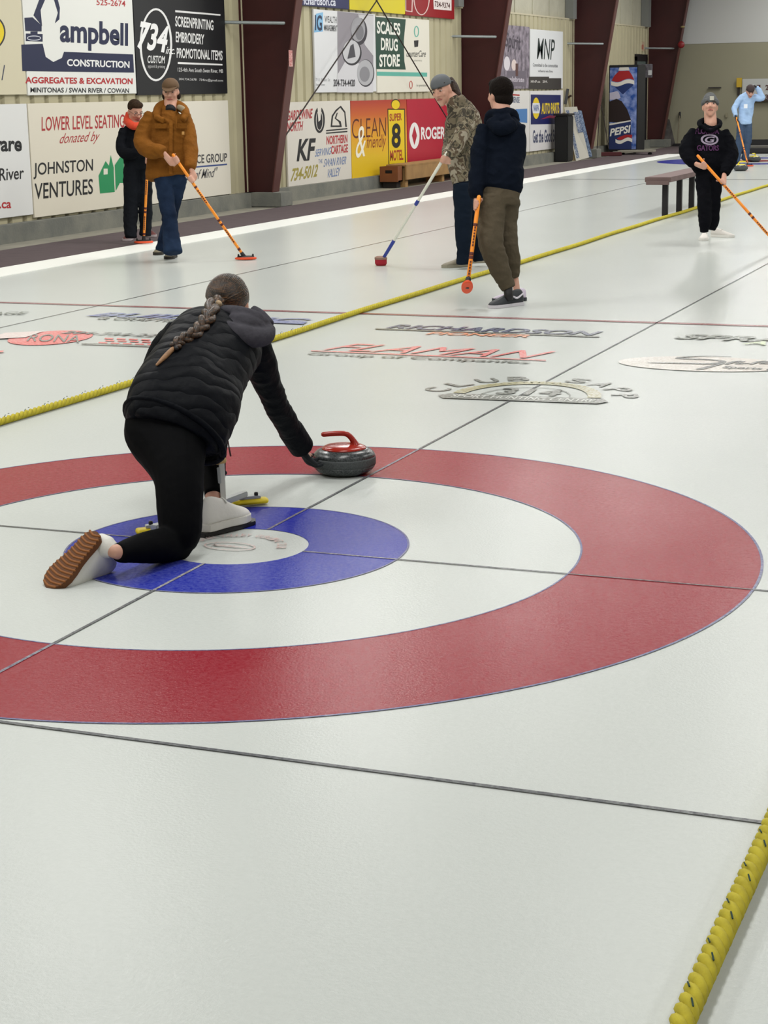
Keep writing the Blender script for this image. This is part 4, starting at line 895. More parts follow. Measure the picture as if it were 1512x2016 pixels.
hairdo(F, '#2c2018', [((0, -.04, .0), (.078, .075, .075)), ((.07, -.03, -.04), (.022, .035, .04)), ((-.07, -.03, -.04), (.022, .035, .04))])
top = F.p(341, 305, -.30); bot = G(484, 512)+V(0, 0, .012); d_ = bot-top
F.grip(F.p(320, 299, -.31), top+d_*.045, d_, k=1.0, sgn=-1); F.grip(F.p(377, 334, -.2), top+d_*.235, d_, k=1.0, sgn=1)
F.body()
for (u, v, dw) in ((344, 509, 0), (322, 501, .1)):
    h_ = G(u, v-3); shoe(F.t, h_, h_+nrm(TOCAM*1+RH*(-.15))*.27, upper='#6d6653', sole='#2a2722', w=.05, h=.11, laces='#8c8470', thick=.03)
broom('orange broom with flat orange pad on the ice, gripped by the brown jacket', top, bot, RH, face=-ZU, seed=1)

# ---------- boy by the wall
F = Fig('person in dark bib overalls, orange hood and glasses standing on the carpet, partly hidden', 19.2, G(272, 472))
M_BIB = cloth('overalls', '#15181d', .85, (10, .6, .03)); M_COAT = cloth('coat_black', '#101217', .8, (10, .6, .03))
jk = MB(); F.trunk(jk, [(322, 243, 296, 0), (300, 240, 296, 0), (275, 238, 293, 0), (258, 240, 290, 0), (247, 250, 282, 0)])
F.limb(jk, [(245, 258, -.05, 11), (238, 280, -.1, 10), (243, 300, -.15, 11), (262, 302, -.22, 10), (276, 296, -.25, 8)]); F.limb(jk, [(288, 258, -.02, 11), (297, 280, -.08, 10), (294, 296, -.18, 9), (286, 300, -.22, 8)])
jk.fused('coat', M_COAT, F.t, voxel=.01, smooth=3, fold=(0.01, 9, 1.7))
pt = MB(); F.trunk(pt, [(300, 243, 293, -.03), (320, 244, 297, 0), (335, 245, 299, 0)])
F.limb(pt, [(259, 325, 0, 16), (258, 380, -.02, 15), (257, 430, 0, 14), (258, 466, 0, 13)]); F.limb(pt, [(284, 325, .03, 15), (286, 380, .05, 14), (287, 430, .08, 13), (286, 462, .1, 12)])
pt.fused('overalls', M_BIB, F.t, voxel=.01, smooth=3, fold=(0.011, 9, 1.7))
F.head(266, 219, -.03, TOCAM*.75+RH*.5-ZU*.4, k=.97, neck=(266, 250, .02), glasses=True)
hairdo(F, '#3a2b1f', [((0, -.022, .045), (.081, .09, .083)), ((0, .03, .085), (.07, .05, .04))])
hd = MB(); F.limb(hd, [(254, 226, .05, 7), (251, 238, 0, 8), (262, 248, -.14, 8), (278, 246, -.12, 7), (284, 236, 0, 6)], shrink=0); F.limb(hd, [(252, 222, .08, 5), (254, 240, .05, 8)], shrink=0); hd.fused('orange_hood', mat('hood_orange', '#d2452a', .8, bump=(40, .5, .01)), F.t, voxel=.008, smooth=3)
top = F.p(292, 294, -.34); bot = G(283, 481)+V(0, 0, .02); d_ = bot-top
F.grip(F.p(276, 297, -.26), top+d_*.05, d_, k=.9); F.grip(F.p(288, 300, -.2), top+d_*.12, d_, k=.9, sgn=-1)
F.body()
for (u, v, dx) in ((258, 473, -.1), (289, 466, .5)):
    h_ = G(u, v-2, .008); shoe(F.t, h_, h_+nrm(TOCAM+RH*dx)*.25, upper='#5a2422', sole='#b9aeb0', w=.048, h=.1, laces='#b8b0b0')
broom('orange broom held upright on the carpet behind the brown jacket', top, bot, RH, face=-ZU, seed=2)

# ---------- camouflage jacket
F = Fig('person in camouflage jacket and backward grey cap holding a white broom', 16.0, G(915, 526))
M_CAM = bpy.data.materials.new('camouflage'); M_CAM.use_nodes = True; nt = M_CAM.node_tree; b = nt.nodes['Principled BSDF']; b.inputs['Roughness'].default_value = .85
tc = nt.nodes.new('ShaderNodeTexCoord'); n1 = nt.nodes.new('ShaderNodeTexNoise'); n1.inputs['Scale'].default_value = 7; n1.inputs['Detail'].default_value = 2.5; n1.inputs['Distortion'].default_value = .8
vo = nt.nodes.new('ShaderNodeTexVoronoi'); vo.inputs['Scale'].default_value = 17; mx = nt.nodes.new('ShaderNodeMix'); mx.data_type = 'VECTOR'; 
rp = nt.nodes.new('ShaderNodeValToRGB'); rp.color_ramp.interpolation = 'CONSTANT'
for i, (p_, c_) in enumerate([(0, '#20221c'), (.36, '#4a4535'), (.44, '#655b48'), (.5, '#332d22'), (.56, '#7d745f'), (.62, '#554636'), (.68, '#958d7c')]):
    if i < 2: rp.color_ramp.elements[i].position = p_; rp.color_ramp.elements[i].color = lin(c_)
    else: e = rp.color_ramp.elements.new(p_); e.color = lin(c_)
ad = nt.nodes.new('ShaderNodeMath'); ad.operation = 'MULTIPLY_ADD'; ad.inputs[1].default_value = .16; sb = nt.nodes.new('ShaderNodeSeparateColor')
nt.links.new(tc.outputs['Object'], n1.inputs['Vector']); nt.links.new(tc.outputs['Object'], vo.inputs['Vector']); nt.links.new(vo.outputs['Color'], sb.inputs[0]); nt.links.new(sb.outputs[0], ad.inputs[0]); nt.links.new(n1.outputs['Fac'], ad.inputs[2]); nt.links.new(ad.outputs[0], rp.inputs[0]); nt.links.new(rp.outputs[0], b.inputs['Base Color'])
ad.inputs[2].default_value = 0; nt.nodes.remove(mx)
bp = nt.nodes.new('ShaderNodeBump'); bp.inputs['Strength'].default_value = .6; bp.inputs['Distance'].default_value = .03; nt.links.new(n1.outputs['Fac'], bp.inputs['Height']); nt.links.new(bp.outputs[0], b.inputs['Normal'])
M_NVP = cloth('trousers_navy', '#131c28', .85, (9, .5, .03))
jk = MB(); F.trunk(jk, [(360, 888, 938, 0), (335, 883, 941, 0), (300, 879, 942, 0), (270, 877, 946, .0), (240, 876, 948, 0), (218, 881, 938, 0), (202, 890, 922, -.02), (193, 890, 912, -.03)], ratio=.85)
F.limb(jk, [(921, 224, -.12, 17), (909, 262, -.2, 16), (897, 290, -.24, 13), (884, 308, -.25, 10)]); F.limb(jk, [(905, 215, .12, 14), (890, 255, .18, 13), (882, 290, .1, 11), (878, 305, -.05, 9)])
jk.fused('camouflage_jacket', M_CAM, F.t, voxel=.01, smooth=3, fold=(0.012, 9, 1.7))
pt = MB(); F.trunk(pt, [(350, 890, 940, 0), (372, 892, 938, 0)], ratio=.85)
F.limb(pt, [(912, 368, -.05, 20), (912, 405, -.06, 19), (912, 445, -.05, 17), (913, 485, -.03, 15), (913, 518, 0, 15)]); F.limb(pt, [(925, 370, .1, 18), (932, 440, .14, 15), (940, 485, .18, 14), (944, 512, .2, 13)])
pt.fused('trousers', M_NVP, F.t, voxel=.009, smooth=3, fold=(0.009, 9, 1.7))
F.head(870, 178, -.05, -RH*.5+TOCAM*.85-ZU*.22, up=ZU*1-RH*.22, k=1.08, neck=(898, 206, 0))
cb = MB(); F.limb(cb, [(898, 216, 0, 19), (893, 202, -.02, 15), (889, 193, -.03, 13)], shrink=0); cb.fused('collar', M_CAM, F.t, voxel=.008, smooth=2)
hb_ = MB(); F.limb(hb_, [(882, 160, .05, 12), (890, 171, .04, 12), (897, 182, .02, 10), (904, 189, .0, 6)], shrink=0); F.limb(hb_, [(890, 166, -.02, 5), (892, 178, -.02, 5)], shrink=0); hb_.fused('back_hair', mat('hair_#3b2a20', '#3b2a20', .7, bump=(70, .9, .008), mottle=(60, '#16100c', .5)), F.t, voxel=.006, smooth=2)
cap_hat(F, '#5d6064', -1, name='backward_cap'); hairdo(F, '#3b2a20', [((0, -.05, -.0), (.078, .075, .07)), ((.04, -.09, -.03), (.045, .05, .045)), ((0.0, -.10, -.045), (.06, .04, .035)), ((0, .03, .06), (.075, .045, .02))])
top = F.p(880, 301, -.27); bot = G(750, 523)+V(0, 0, .03); d_ = bot-top
F.grip(F.p(884, 308, -.25), top+d_*.05, d_, k=1.0, sgn=1); F.body()
h_ = G(926, 525); shoe(F.t, h_, h_+nrm(-RH*1+TOCAM*.25)*.27, upper='#7d7665', sole='#8d8878', w=.05, h=.1); h_ = G(958, 517); shoe(F.t, h_, h_+nrm(-RH*1+TOCAM*.1)*.27, upper='#7d7665', sole='#8d8878', w=.05, h=.1)
t = thing('curling_broom', 'white broom with blue neck and round red brush held by the camouflage jacket', 'broom', tuple(bot), 'curling brooms held by the players')
d_ = nrm(d_); L_ = np.linalg.norm(bot-top)
MB().tube([top, top+d_*L_*.80], [.0145, .012], seg=14).build('shaft', mat('broom_white', '#d9d8cc', .35), t, smooth=True)
MB().tube([top+d_*L_*.80, top+d_*(L_-.02)], [.0165, .015], seg=14).build('neck', mat('broom_blue', '#2b3a8e', .4), t, smooth=True, label='blue neck above the brush')
MB().tube([top+d_*L_*.43, top+d_*(L_*.43+.035)], [.017, .017], seg=14).build('collar', mat('broom_blue', '#2b3a8e', .4), t, smooth=True)
c = V(bot[0], bot[1], 0); A3 = np.array([nrm(RH*.95+TOCAM*.3), nrm(np.cross(ZU, nrm(RH*.95+TOCAM*.3))), nrm(ZU+RH*.0)])
br = MB(); br.lathe(V(0, 0, 0), [(.8, 0), (1, .3), (1, 1)], seg=30); br.v = [tuple(c+np.array([p[0]*.056, p[1]*.045, p[2]*.055+.003])@A3) for p in br.v]; br.build('bristles', mat('bristle_red', '#a02030', .9, bump=(300, .8, .004)), t, smooth=False)
br = MB(); br.lathe(V(0, 0, 0), [(1.06, 0), (1.06, .6), (.7, 1)], seg=30); br.v = [tuple(c+np.array([p[0]*.056, p[1]*.045, p[2]*.03+.058])@A3) for p in br.v]; br.build('brush_block', mat('block_tan', '#8a6a5c', .6), t)

# ---------- navy hoodie from behind
F = Fig('person in dark navy hoodie and olive trousers standing with back to the camera', 13.15, G(995, 600), voxel=.007)
M_NVY = cloth('hoodie_navy', '#0d131e', .9, (8, .7, .04)); M_OLV = cloth('trousers_olive', '#524a3d', .85, (7, .8, .05), mot=(3, '#4f4739', .6))
jk = MB(); F.trunk(jk, [(376, 944, 1024, 0), (366, 941, 1030, 0), (335, 945, 1031, 0), (300, 948, 1030, 0), (265, 947, 1031, 0), (245, 953, 1025, 0), (230, 966, 1010, 0)])
F.limb(jk, [(957, 252, 0, 19), (947, 295, -.02, 19), (940, 340, -.05, 17), (938, 372, -.08, 15), (938, 388, -.08, 12)]); F.limb(jk, [(1016, 250, 0, 19), (1020, 290, .02, 17), (1016, 325, .05, 15), (1004, 348, .14, 13)])
jk.fused('hoodie', M_NVY, F.t, voxel=.009, smooth=4, fold=(0.013, 9, 1.7))
hd = MB(); F.limb(hd, [(961, 246, .02, 9), (966, 228, .0, 11), (985, 224, -.07, 11), (1006, 224, 0, 12), (1016, 240, .03, 10)], shrink=0); F.limb(hd, [(966, 240, -.08, 11), (985, 254, -.13, 14), (1008, 244, -.08, 13)], shrink=0); F.limb(hd, [(975, 240, -.08, 14), (1002, 236, -.06, 14)], shrink=0)
hd.fused('hood', M_NVY, F.t, voxel=.007, smooth=4, fold=(0.006, 14, 1.7))
pt = MB(); F.trunk(pt, [(364, 945, 1024, 0), (385, 943, 1025, 0), (402, 944, 1022, 0)])
F.limb(pt, [(970, 395, -.02, 28), (967, 435, -.06, 27), (966, 478, -.1, 26), (978, 515, -.06, 23), (991, 545, -.02, 19), (999, 563, 0, 14)]); F.limb(pt, [(1001, 395, .04, 24), (1000, 440, .06, 19), (1003, 480, .08, 18), (1009, 515, .12, 16), (1012, 545, .15, 12)])
pt.fused('trousers', M_OLV, F.t, voxel=.008, smooth=4, fold=(0.012, 9, 1.7))
ck = MB(); F.limb(ck, [(996, 556, 0, 17), (1001, 566, 0, 15)], shrink=0); ck.fused('trouser_cuff', M_OLV, F.t, voxel=.006, smooth=2)
F.head(984, 187, .02, -TOCAM*.8-RH*.5-ZU*.05, k=1.02, neck=(987, 228, 0), eyes=False)
hairdo(F, '#120c09', [((0, -.022, .04), (.086, .1, .092)), ((0, -.05, -.03), (.074, .06, .06)), ((0, .04, .08), (.06, .05, .04))])
top = P(943, 388, 13.15-.17); bot = P(921, 556, 13.15-.20); d_ = bot-top
F.grip(F.p(938, 390, -.09), top+d_*.1, d_, k=1.0, sgn=-1)
F.skin.tube([F.p(1012, 540, .15), F.p(1016, 560, .15), F.p(1018, 580, .14)], [.030, .026, .028], sub=2); F.skin.tube([F.p(999, 563, 0), F.p(1001, 580, 0)], [.03, .03])
F.body()
sk = MB(); F.limb(sk, [(1000, 566, 0, 9), (1001, 580, -.01, 9), (1002, 588, -.0, 9)], shrink=0); sk.build('sock', M_DK, F.t, smooth=True)
h_ = G(1029, 600); to_ = G(958, 608); o = shoe(F.t, h_, h_+nrm(to_-h_)*.325, upper='#2c3034', sole='#c9c6cc', w=.054, h=.125, thick=.024, laces='#24262a')
f_ = nrm(to_-h_); sd_ = nrm(np.cross(f_, ZU)); sd_ = sd_ if sd_@TOCAM > 0 else -sd_
MB().tube([h_+f_*.03+sd_*.037+ZU*.088, h_+f_*.09+sd_*.040+ZU*.060, h_+f_*.13+sd_*.040+ZU*.075, h_+f_*.17+sd_*.040+ZU*.062], [.006, .008, .006, .003], sub=3, seg=8).build('shoe_stripe', mat('stripe_white', '#cfcbd4', .5), o, smooth=True)
h_ = G(1036, 592); shoe(F.t, h_, h_+nrm(-RH+TOCAM*.1)*.26, upper='#c6bccd', sole='#2e3136', w=.044, h=.10)
broom('orange broom held clear of the ice by the navy hoodie, pad facing the camera', top, bot+(bot-top)*.06, nrm(ZU*.5+TOCAM*.85), face=nrm(TOCAM*.5-ZU*.85), rad=.0155, seed=3)

# ---------- purple print hoodie
F = Fig('person in black hoodie with purple print, grey beanie and white shoes, right of the bench', 17.65, G(1394, 476))
M_BHD = cloth('hoodie_black', '#0a0b10', .9, (8, .7, .04)); M_BPT = cloth('joggers_black', '#0b0c11', .85, (8, .6, .03))
jk = MB(); F.trunk(jk, [(338, 1366, 1424, 0), (325, 1358, 1432, 0), (295, 1356, 1434, 0), (268, 1361, 1430, 0), (255, 1371, 1421, 0), (245, 1382, 1412, 0)], ratio=.6)
F.limb(jk, [(1368, 260, 0, 12), (1356, 280, -.02, 15), (1352, 302, -.08, 15), (1362, 318, -.16, 12), (1370, 323, -.2, 9)]); F.limb(jk, [(1423, 260, 0, 12), (1433, 281, -.02, 15), (1438, 310, -.06, 15), (1430, 333, -.13, 12), (1426, 342, -.16, 9)])
jk.fused('hoodie', M_BHD, F.t, voxel=.009, smooth=4, fold=(0.012, 9, 1.7))
hd = MB(); F.limb(hd, [(1380, 250, -.1, 4), (1378, 241, 0, 6), (1398, 237, .1, 8), (1416, 241, 0, 6), (1416, 250, -.1, 4)], shrink=0); F.limb(hd, [(1380, 247, -.08, 4), (1398, 258, -.13, 4), (1416, 247, -.08, 4)], shrink=0); hd.fused('hood', M_BHD, F.t, voxel=.008, smooth=3)
pt = MB(); F.trunk(pt, [(330, 1368, 1424, 0), (350, 1370, 1422, 0)], ratio=.6)
F.limb(pt, [(1384, 352, 0, 16), (1387, 390, -.02, 14), (1388, 430, -.02, 13), (1387, 456, 0, 9)]); F.limb(pt, [(1406, 352, .02, 16), (1406, 390, .04, 14), (1404, 430, .06, 13), (1400, 452, .08, 9)])
pt.fused('joggers', M_BPT, F.t, voxel=.009, smooth=4, fold=(0.012, 9, 1.7))
F.head(1398, 210, 0, TOCAM*.92-RH*.12+ZU*.30, k=.96, neck=(1399, 246, 0))
k = .96; An = F.A/k; bn = MB(); bn.ell(F.hl(0, -.02, .05), V(.084, .1, .085)*k, An); bn.ell(F.hl(0, -.035, .085), V(.07, .08, .075)*k, An); bn.tube([F.hl(.083*math.cos(a), -.014+.1*math.sin(a), .042-.0*math.sin(a)) for a in np.linspace(0, 2*math.pi, 33)], [(.026, .010)]*33, side=F.A[2], seg=8)
bn.fused('beanie', mat('beanie_grey', '#5b5d5e', .95, bump=(120, .7, .004), mottle=(70, '#47494b', .7)), F.t, voxel=.006, smooth=2)
MB().obox(F.hl(-.012, .098, .058), An[0]*.02, An[1]*.003, An[2]*.02).build('beanie_patch', mat('patch_pale', '#a9a79a', .7), F.t)
fr = lambda u, v: F.p(u, v, -.15)
M_PUR = mat('print_purple', '#4d2550', .8); M_PGR = mat('print_grey', '#8d8294', .8)
pr = MB(); o_ = F.p(1371, 264, -.139); text_on(pr, 'FLORIDA', o_, F.p(1418, 264, -.145)-o_, F.p(1371, 253, -.125)-o_, .04); o_ = F.p(1374, 297, -.150); text_on(pr, 'GATORS', o_, F.p(1417, 297, -.15)-o_, F.p(1374, 286, -.150)-o_, .04)
# wrap the print onto the chest
jo = bpy.data.objects.get('hoodie.001') or bpy.data.objects['hoodie']
me = pr.mesh('chest_lettering')
def wrapon(me, target, off=.004):
    from mathutils.bvhtree import BVHTree
    bm = bmesh.new(); bm.from_mesh(target.data); bm.transform(Matrix.Translation(Vector(rootloc(target)))); bt = BVHTree.FromBMesh(bm); dr = Vector(nrm(-TOCAM))
    for v in me.vertices:
        h = bt.ray_cast(v.co-dr*1.0, dr)
        if h[0] is not None: v.co = h[0]-dr*off
    bm.free()
wrapon(me, jo); link('chest_lettering', me, M_PUR, F.t)
ov = MB(); c0 = fr(1399, 275); 
n = 32
for (r0, r1) in ((1.0, .78),):
    vs = []
    for i in range(n): a = 2*math.pi*i/n; vs += [c0+RT*.088*r0*math.cos(a)+UP*.054*r0*math.sin(a), c0+RT*.088*r1*math.cos(a)+UP*.054*r1*.9*math.sin(a)]
    ov.add(vs, [(2*i, 2*i+1, (2*i+3) % (2*n), (2*i+2) % (2*n)) for i in range(n)])
text_on(ov, 'G', c0-RT*.05-UP*.03, RT*.1, UP*.06, .06, .2)
me = ov.mesh('chest_emblem'); wrapon(me, jo, .006); link('chest_emblem', me, M_PGR, F.t)
top = F.p(1374, 307, -.32); bot = G(1537, 492)+V(0, 0, .012); d_ = bot-top
F.grip(F.p(1368, 322, -.2), top+d_*.09, d_, k=1.0, sgn=-1); F.grip(F.p(1426, 344, -.17), top+d_*.29, d_, k=1.0)
F.body()
h_ = G(1388, 470); shoe(F.t, h_, h_+nrm(TOCAM*1-RH*.25)*.27, upper='#d6d2cc', sole='#e3e1dc', w=.048, h=.1, laces='#c8c4c0'); h_ = G(1400, 466); shoe(F.t, h_, h_+nrm(TOCAM*.6+RH*.75)*.27, upper='#c9c5bf', sole='#dbd9d4', w=.048, h=.1, laces='#c8c4c0')
broom('orange broom slanting down out of the right edge, held by the purple print hoodie', top, bot, RH, face=-ZU, seed=4)

# ---------- pale blue hoodie far away
F = Fig('distant person in pale blue hoodie and jeans with one gloved hand on the head', 35.6, G(1457, 323), voxel=.011)
M_PBL = cloth('hoodie_blue', '#9db9dc', .9, (7, .5, .04)); M_JN2 = cloth('jeans_blue', '#3f4f66', .85, (7, .4, .03))
jk = MB(); F.trunk(jk, [(245, 1454, 1480, 0, .85), (240, 1454, 1480, 0, .85), (225, 1454, 1482, 0), (202, 1455, 1486, -.05), (188, 1460, 1488, -.1), (184, 1468, 1484, -.12)])
F.limb(jk, [(1462, 190, -.1, 6.5), (1452, 202, -.1, 6), (1446, 214, -.12, 5.5), (1448, 228, -.2, 4.5)]); F.limb(jk, [(1484, 191, -.08, 6.5), (1494, 194, -.1, 6), (1501, 193, -.12, 5.5), (1496, 181, -.12, 5.5), (1489, 171, -.14, 4.5)])
jk.fused('hoodie', M_PBL, F.t, voxel=.012, smooth=3, fold=(0.012, 9, 1.7))
pt = MB(); F.limb(pt, [(1461, 238, 0, 6.5), (1459, 250, 0, 8), (1456, 280, -.03, 8), (1449, 318, 0, 7)]); F.limb(pt, [(1473, 238, 0, 6.5), (1473, 250, 0, 8), (1472, 280, 0, 8), (1466, 314, .05, 6.5)]); pt.fused('jeans', M_JN2, F.t, voxel=.012, smooth=3, fold=(0.012, 9, 1.7))
F.head(1477, 180, -.2, TOCAM*.8-ZU*.5, k=1.0, neck=(1475, 190, -.08), brow='#2a2018')
cap_hat(F, '#3a2f30', -1, name='dark_cap'); hairdo(F, '#2c221c', [((0, -.05, 0), (.08, .07, .07))])
gl = MB(); top = F.p(1450, 232, -.3); bot = G(1473, 328)+V(0, 0, .012); d_ = bot-top
F.grip(F.p(1448, 228, -.2), top+d_*.06, d_, k=1.05, mb=gl); F.grip(F.p(1448, 228, -.2), top+d_*.06, d_, k=.85); F.openhand(F.p(1489, 172, -.15), F.p(1482, 167, -.2)-F.p(1489, 172, -.15), ZU, k=1.0, mb=gl); F.openhand(F.p(1489, 172, -.15), F.p(1482, 167, -.2)-F.p(1489, 172, -.15), ZU, k=.8)
gl.fused('gloves', M_DK, F.t, voxel=.008, smooth=1)
MB().obox(F.p(1468, 209, -.22), RH*.035, TOCAM*.004, ZU*.04).build('chest_print', mat('print_white', '#dfe5ee', .7), F.t)
F.body()
for u, v in ((1448, 321), (1465, 317)):
    h_ = G(u, v); shoe(F.t, h_, h_+TOCAM*.27, upper='#16181c', sole='#22242a')
broom('orange broom planted on the far ice by the pale blue hoodie', top, bot, RH, face=-ZU, seed=5)

# ================================================================== FURNITURE
M_BTOP = mat('bench_top', '#6d5a58', .8, mottle=(6, '#5e4c4b', .6), bump=(20, .3, .005)); M_BLEG = mat('bench_leg', '#1b191c', .7)
t = thing('bench', 'low bench with brown plank top and dark post legs on the ice', 'bench', (-2.35, 16.9, 0))
MB().box((-2.46, 16.12, .43), (-2.14, 18.6, .49)).build('seat_plank', M_BTOP, t, bevel=.005)
MB().box((-2.44, 16.10, .40), (-2.16, 16.14, .45)).build('end_rail', M_BTOP, t, bevel=.003)
for (x, y) in ((-2.245, 16.3), (-2.245, 17.08), (-2.245, 17.8), (-2.245, 18.45)):
    MB().box((x-.032, y-.035, 0), (x+.032, y+.035, .43)).build('leg', M_BLEG, t, bevel=.003)

# crate and step by the crimson board
M_WOOD = mat('pine', '#a07c4c', .7, mottle=(5, '#8a6a40', .7)); M_WOOD2 = mat('stained_crate', '#7d4a28', .7, mottle=(6, '#6a3e22', .6))
cy = 22.35
t = thing('wooden_crate', 'reddish wooden crate with dark hand hole at the end of the plank step', 'crate', (-8.3, cy, 0))
mb = MB(); mb.box((-8.44, cy-.02, .10), (-8.12, cy, .35)); mb.box((-8.44, cy, .10), (-8.42, cy+.2, .35)); mb.box((-8.14, cy, .10), (-8.12, cy+.2, .35)); mb.box((-8.44, cy, .10), (-8.12, cy+.2, .12)); mb.box((-8.44, cy+.18, .1), (-8.12, cy+.2, .35))
mb.build('box', M_WOOD2, t); MB().box((-8.34, cy-.023, .24), (-8.22, cy-.019, .29)).build('hand_hole', mat('hole', '#120c0a', .9), t)
MB().box((-8.40, cy+.02, 0), (-8.16, cy+.2, .10)).build('runner', mat('runner_dark', '#1c1512', .8), t)
t = thing('plank_step', 'long pale pine step with board front below the crimson board', 'step', (-8.27, 24.4, 0))
MB().box((-8.42, 22.57, .34), (-8.06, 26.4, .37)).build('top_board', M_WOOD, t, bevel=.003); MB().box((-8.09, 22.57, .12), (-8.06, 26.4, .34)).build('front_board', M_WOOD, t, bevel=.003)
for y in (22.62, 24.4, 26.2): MB().box((-8.40, y, 0), (-8.10, y+.12, .34)).build('leg', M_WOOD, t)

# leaning boards beside column 3
def lean(label, pts, th, m, name='leaning_board', cat='board', extra=None, group=None):
    """pts: four corners in order"""
    c = sum(pts)/4; t = thing(name, label, cat, (c[0], c[1], 0), group); n = nrm(np.cross(pts[1]-pts[0], pts[3]-pts[0])); n = n if n@TOCAM > 0 else -n
    MB().prism(pts, -n*th).build('panel', m, t); 
    return t, n
yb = 33.2
def bp_(u, v, y): return WY(u, v, y)
pts = [bp_(1134, 317, yb), bp_(1160, 310, yb+.1), bp_(1136, 210, yb+.25), bp_(1111, 211, yb+.2)]
t, n = lean('white narrow board with navy stripes leaning by the column', pts, .03, mat('board_pale', '#cfccc0', .6), group='boards leaning by the third column')
def quad(p, a, b, c, d, off): 
    f = lambda s, r: (p[0]*(1-s)+p[1]*s)*(1-r)+(p[3]*(1-s)+p[2]*s)*r
    return [f(a, c)+n*off, f(b, c)+n*off, f(b, d)+n*off, f(a, d)+n*off]
st = MB(); st.poly(quad(pts, .08, .3, .04, .94, .003)); st.build('navy_stripe', mat('stripe_navy', '#35507a', .6, mottle=(40, '#b9bfc8', .8)), t)
st = MB(); st.poly(quad(pts, .62, 1, .5, .9, .003)); st.build('navy_stripe', mat('stripe_navy', '#35507a', .6), t)
pts2 = [bp_(1127, 318, yb+.05), bp_(1134, 318, yb+.05), bp_(1114, 222, yb+.25), bp_(1107, 222, yb+.25)]
lean('narrow tan board edge leaning left of the white board', pts2, .04, mat('board_tan', '#a08c68', .7), group='boards leaning by the third column')
pts3 = [bp_(1150, 311, yb+.35), bp_(1166, 308, yb+.4), bp_(1145, 218, yb+.5), bp_(1134, 216, yb+.45)]
lean('dark blue patterned board leaning behind the white board', pts3, .03, mat('board_blue', '#2d4365', .7, mottle=(30, '#8c9cb4', .9)), group='boards leaning by the third column')
ts = thing('timber_post', 'weathered timber post with notched head sticking up behind the leaning boards', 'post', tuple(V(*bp_(1120, 312, yb+.6)[:2], 0)))
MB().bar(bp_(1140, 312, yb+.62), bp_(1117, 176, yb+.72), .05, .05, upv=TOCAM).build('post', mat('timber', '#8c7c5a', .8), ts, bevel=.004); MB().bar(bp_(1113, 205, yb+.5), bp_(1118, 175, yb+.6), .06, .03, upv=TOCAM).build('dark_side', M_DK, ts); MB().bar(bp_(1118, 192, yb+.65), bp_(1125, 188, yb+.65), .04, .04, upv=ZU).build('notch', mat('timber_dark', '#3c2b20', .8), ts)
tb = thing('dark_bin', 'tall black bin standing in shadow left of the leaning boards', 'bin', (-8.28, 32.65, 0)); MB().box((-8.45, 32.5, 0), (-8.15, 32.95, .98)).build('bin_body', mat('bin_black', '#0f0f10', .6), tb, bevel=.02); MB().box((-8.47, 32.48, .98), (-8.13, 32.97, 1.02)).build('bin_lid', M_DK, tb, bevel=.005)

# scraper with hoop handle
ty = 37.0; ts = thing('ice_scraper', 'wide dark red ice scraper with thin hoop handle standing before the drink machine', 'scraper', (-8.0, 35.5, 0))
B1 = V(-8.38, 35.4, 0); B2 = V(-7.75, 35.6, 0); MB().bar(B1+ZU*.05, B2+ZU*.05, .3, .08).build('scraper_body', mat('scraper_red', '#4a1419', .6), ts, bevel=.01)
MB().tube([V(-8.3, 35.45, .1), WY(1179, 235, 35.7), WY(1176, 205, 35.8), WY(1182, 202, 35.8), WY(1190, 240, 35.8), WY(1198, 292, 35.7)], [.011]*6, sub=3, seg=8).build('hoop_handle', mat('handle_dark', '#2c2422', .5, .3), ts, smooth=True)

# drink machine
MX0, MX1, MY0, MY1 = -8.62, -7.84, 37.95, 38.75
pA = G(1197, 298); pB = G(1256, 296)
e1 = nrm(V(pB[0]-pA[0], pB[1]-pA[1], 0)); 
# front stands square to the hall: its left and right lower corners follow the floor line
fx = V(1, 0, 0); fn = V(0, -1, 0)
mc = G(1197, 304); mw = .70; mh = 1.98
t = thing('drink_machine', 'tall blue cola vending machine standing before the far corner column', 'vending machine', tuple(mc*V(1, 1, 0)+fx*mw/2))
o0 = mc*V(1, 1, 0)+ZU*.08
mb = MB(); mb.prism([o0, o0+fx*mw, o0+fx*mw-fn*.75, o0-fn*.75], ZU*mh); mb.build('cabinet', mat('cabinet_black', '#14161c', .5), t, bevel=.012)
M_PB = mat('machine_blue', '#234a94', .4, mottle=(7, '#8e9fd0', .9)); 
def MQ(a, b, off=.012): return o0+fx*mw*a+ZU*mh*b+fn*off
MB().prism([MQ(.04, .02, 0), MQ(.97, .02, 0), MQ(.97, .97, 0), MQ(.04, .97, 0)], fn*.012).build('front_panel', M_PB, t, bevel=.003)
def mpoly(name, pts, col, off): 
    MB().poly([MQ(a, b, off) for a, b in pts]).build(name, mat('machine_'+col.strip('#'), col, .5), t)
wave = lambda a0, a1, b, amp, n=10: [(a0+(a1-a0)*i/n, b+amp*math.sin(2*math.pi*i/n)) for i in range(n+1)]
mpoly('print_dark', wave(.1, .86, .79, -.012)+[(.84, .76), (.66, .71), (.5, .66), (.3, .72)], '#1b2f66', .0132)
mpoly('print_white', wave(.08, .88, .815, -.018)+wave(.08, .88, .77, -.018)[::-1], '#d9d6d0', .014)
mpoly('print_red', wave(.1, .88, .822, -.018)+[(.80, .88), (.7, .93), (.35, .93), (.2, .88)], '#9d1f24', .0136)
mpoly('print_cap', [(.33, .935), (.72, .935), (.68, .972), (.37, .972)], '#cfccc6', .014)
mpoly('bottle_neck_print', [(.04, .6), (.04, .68), (.3, .70), (.36, .68), (.42, .62), (.28, .6)], '#b6b3c8', .0136)
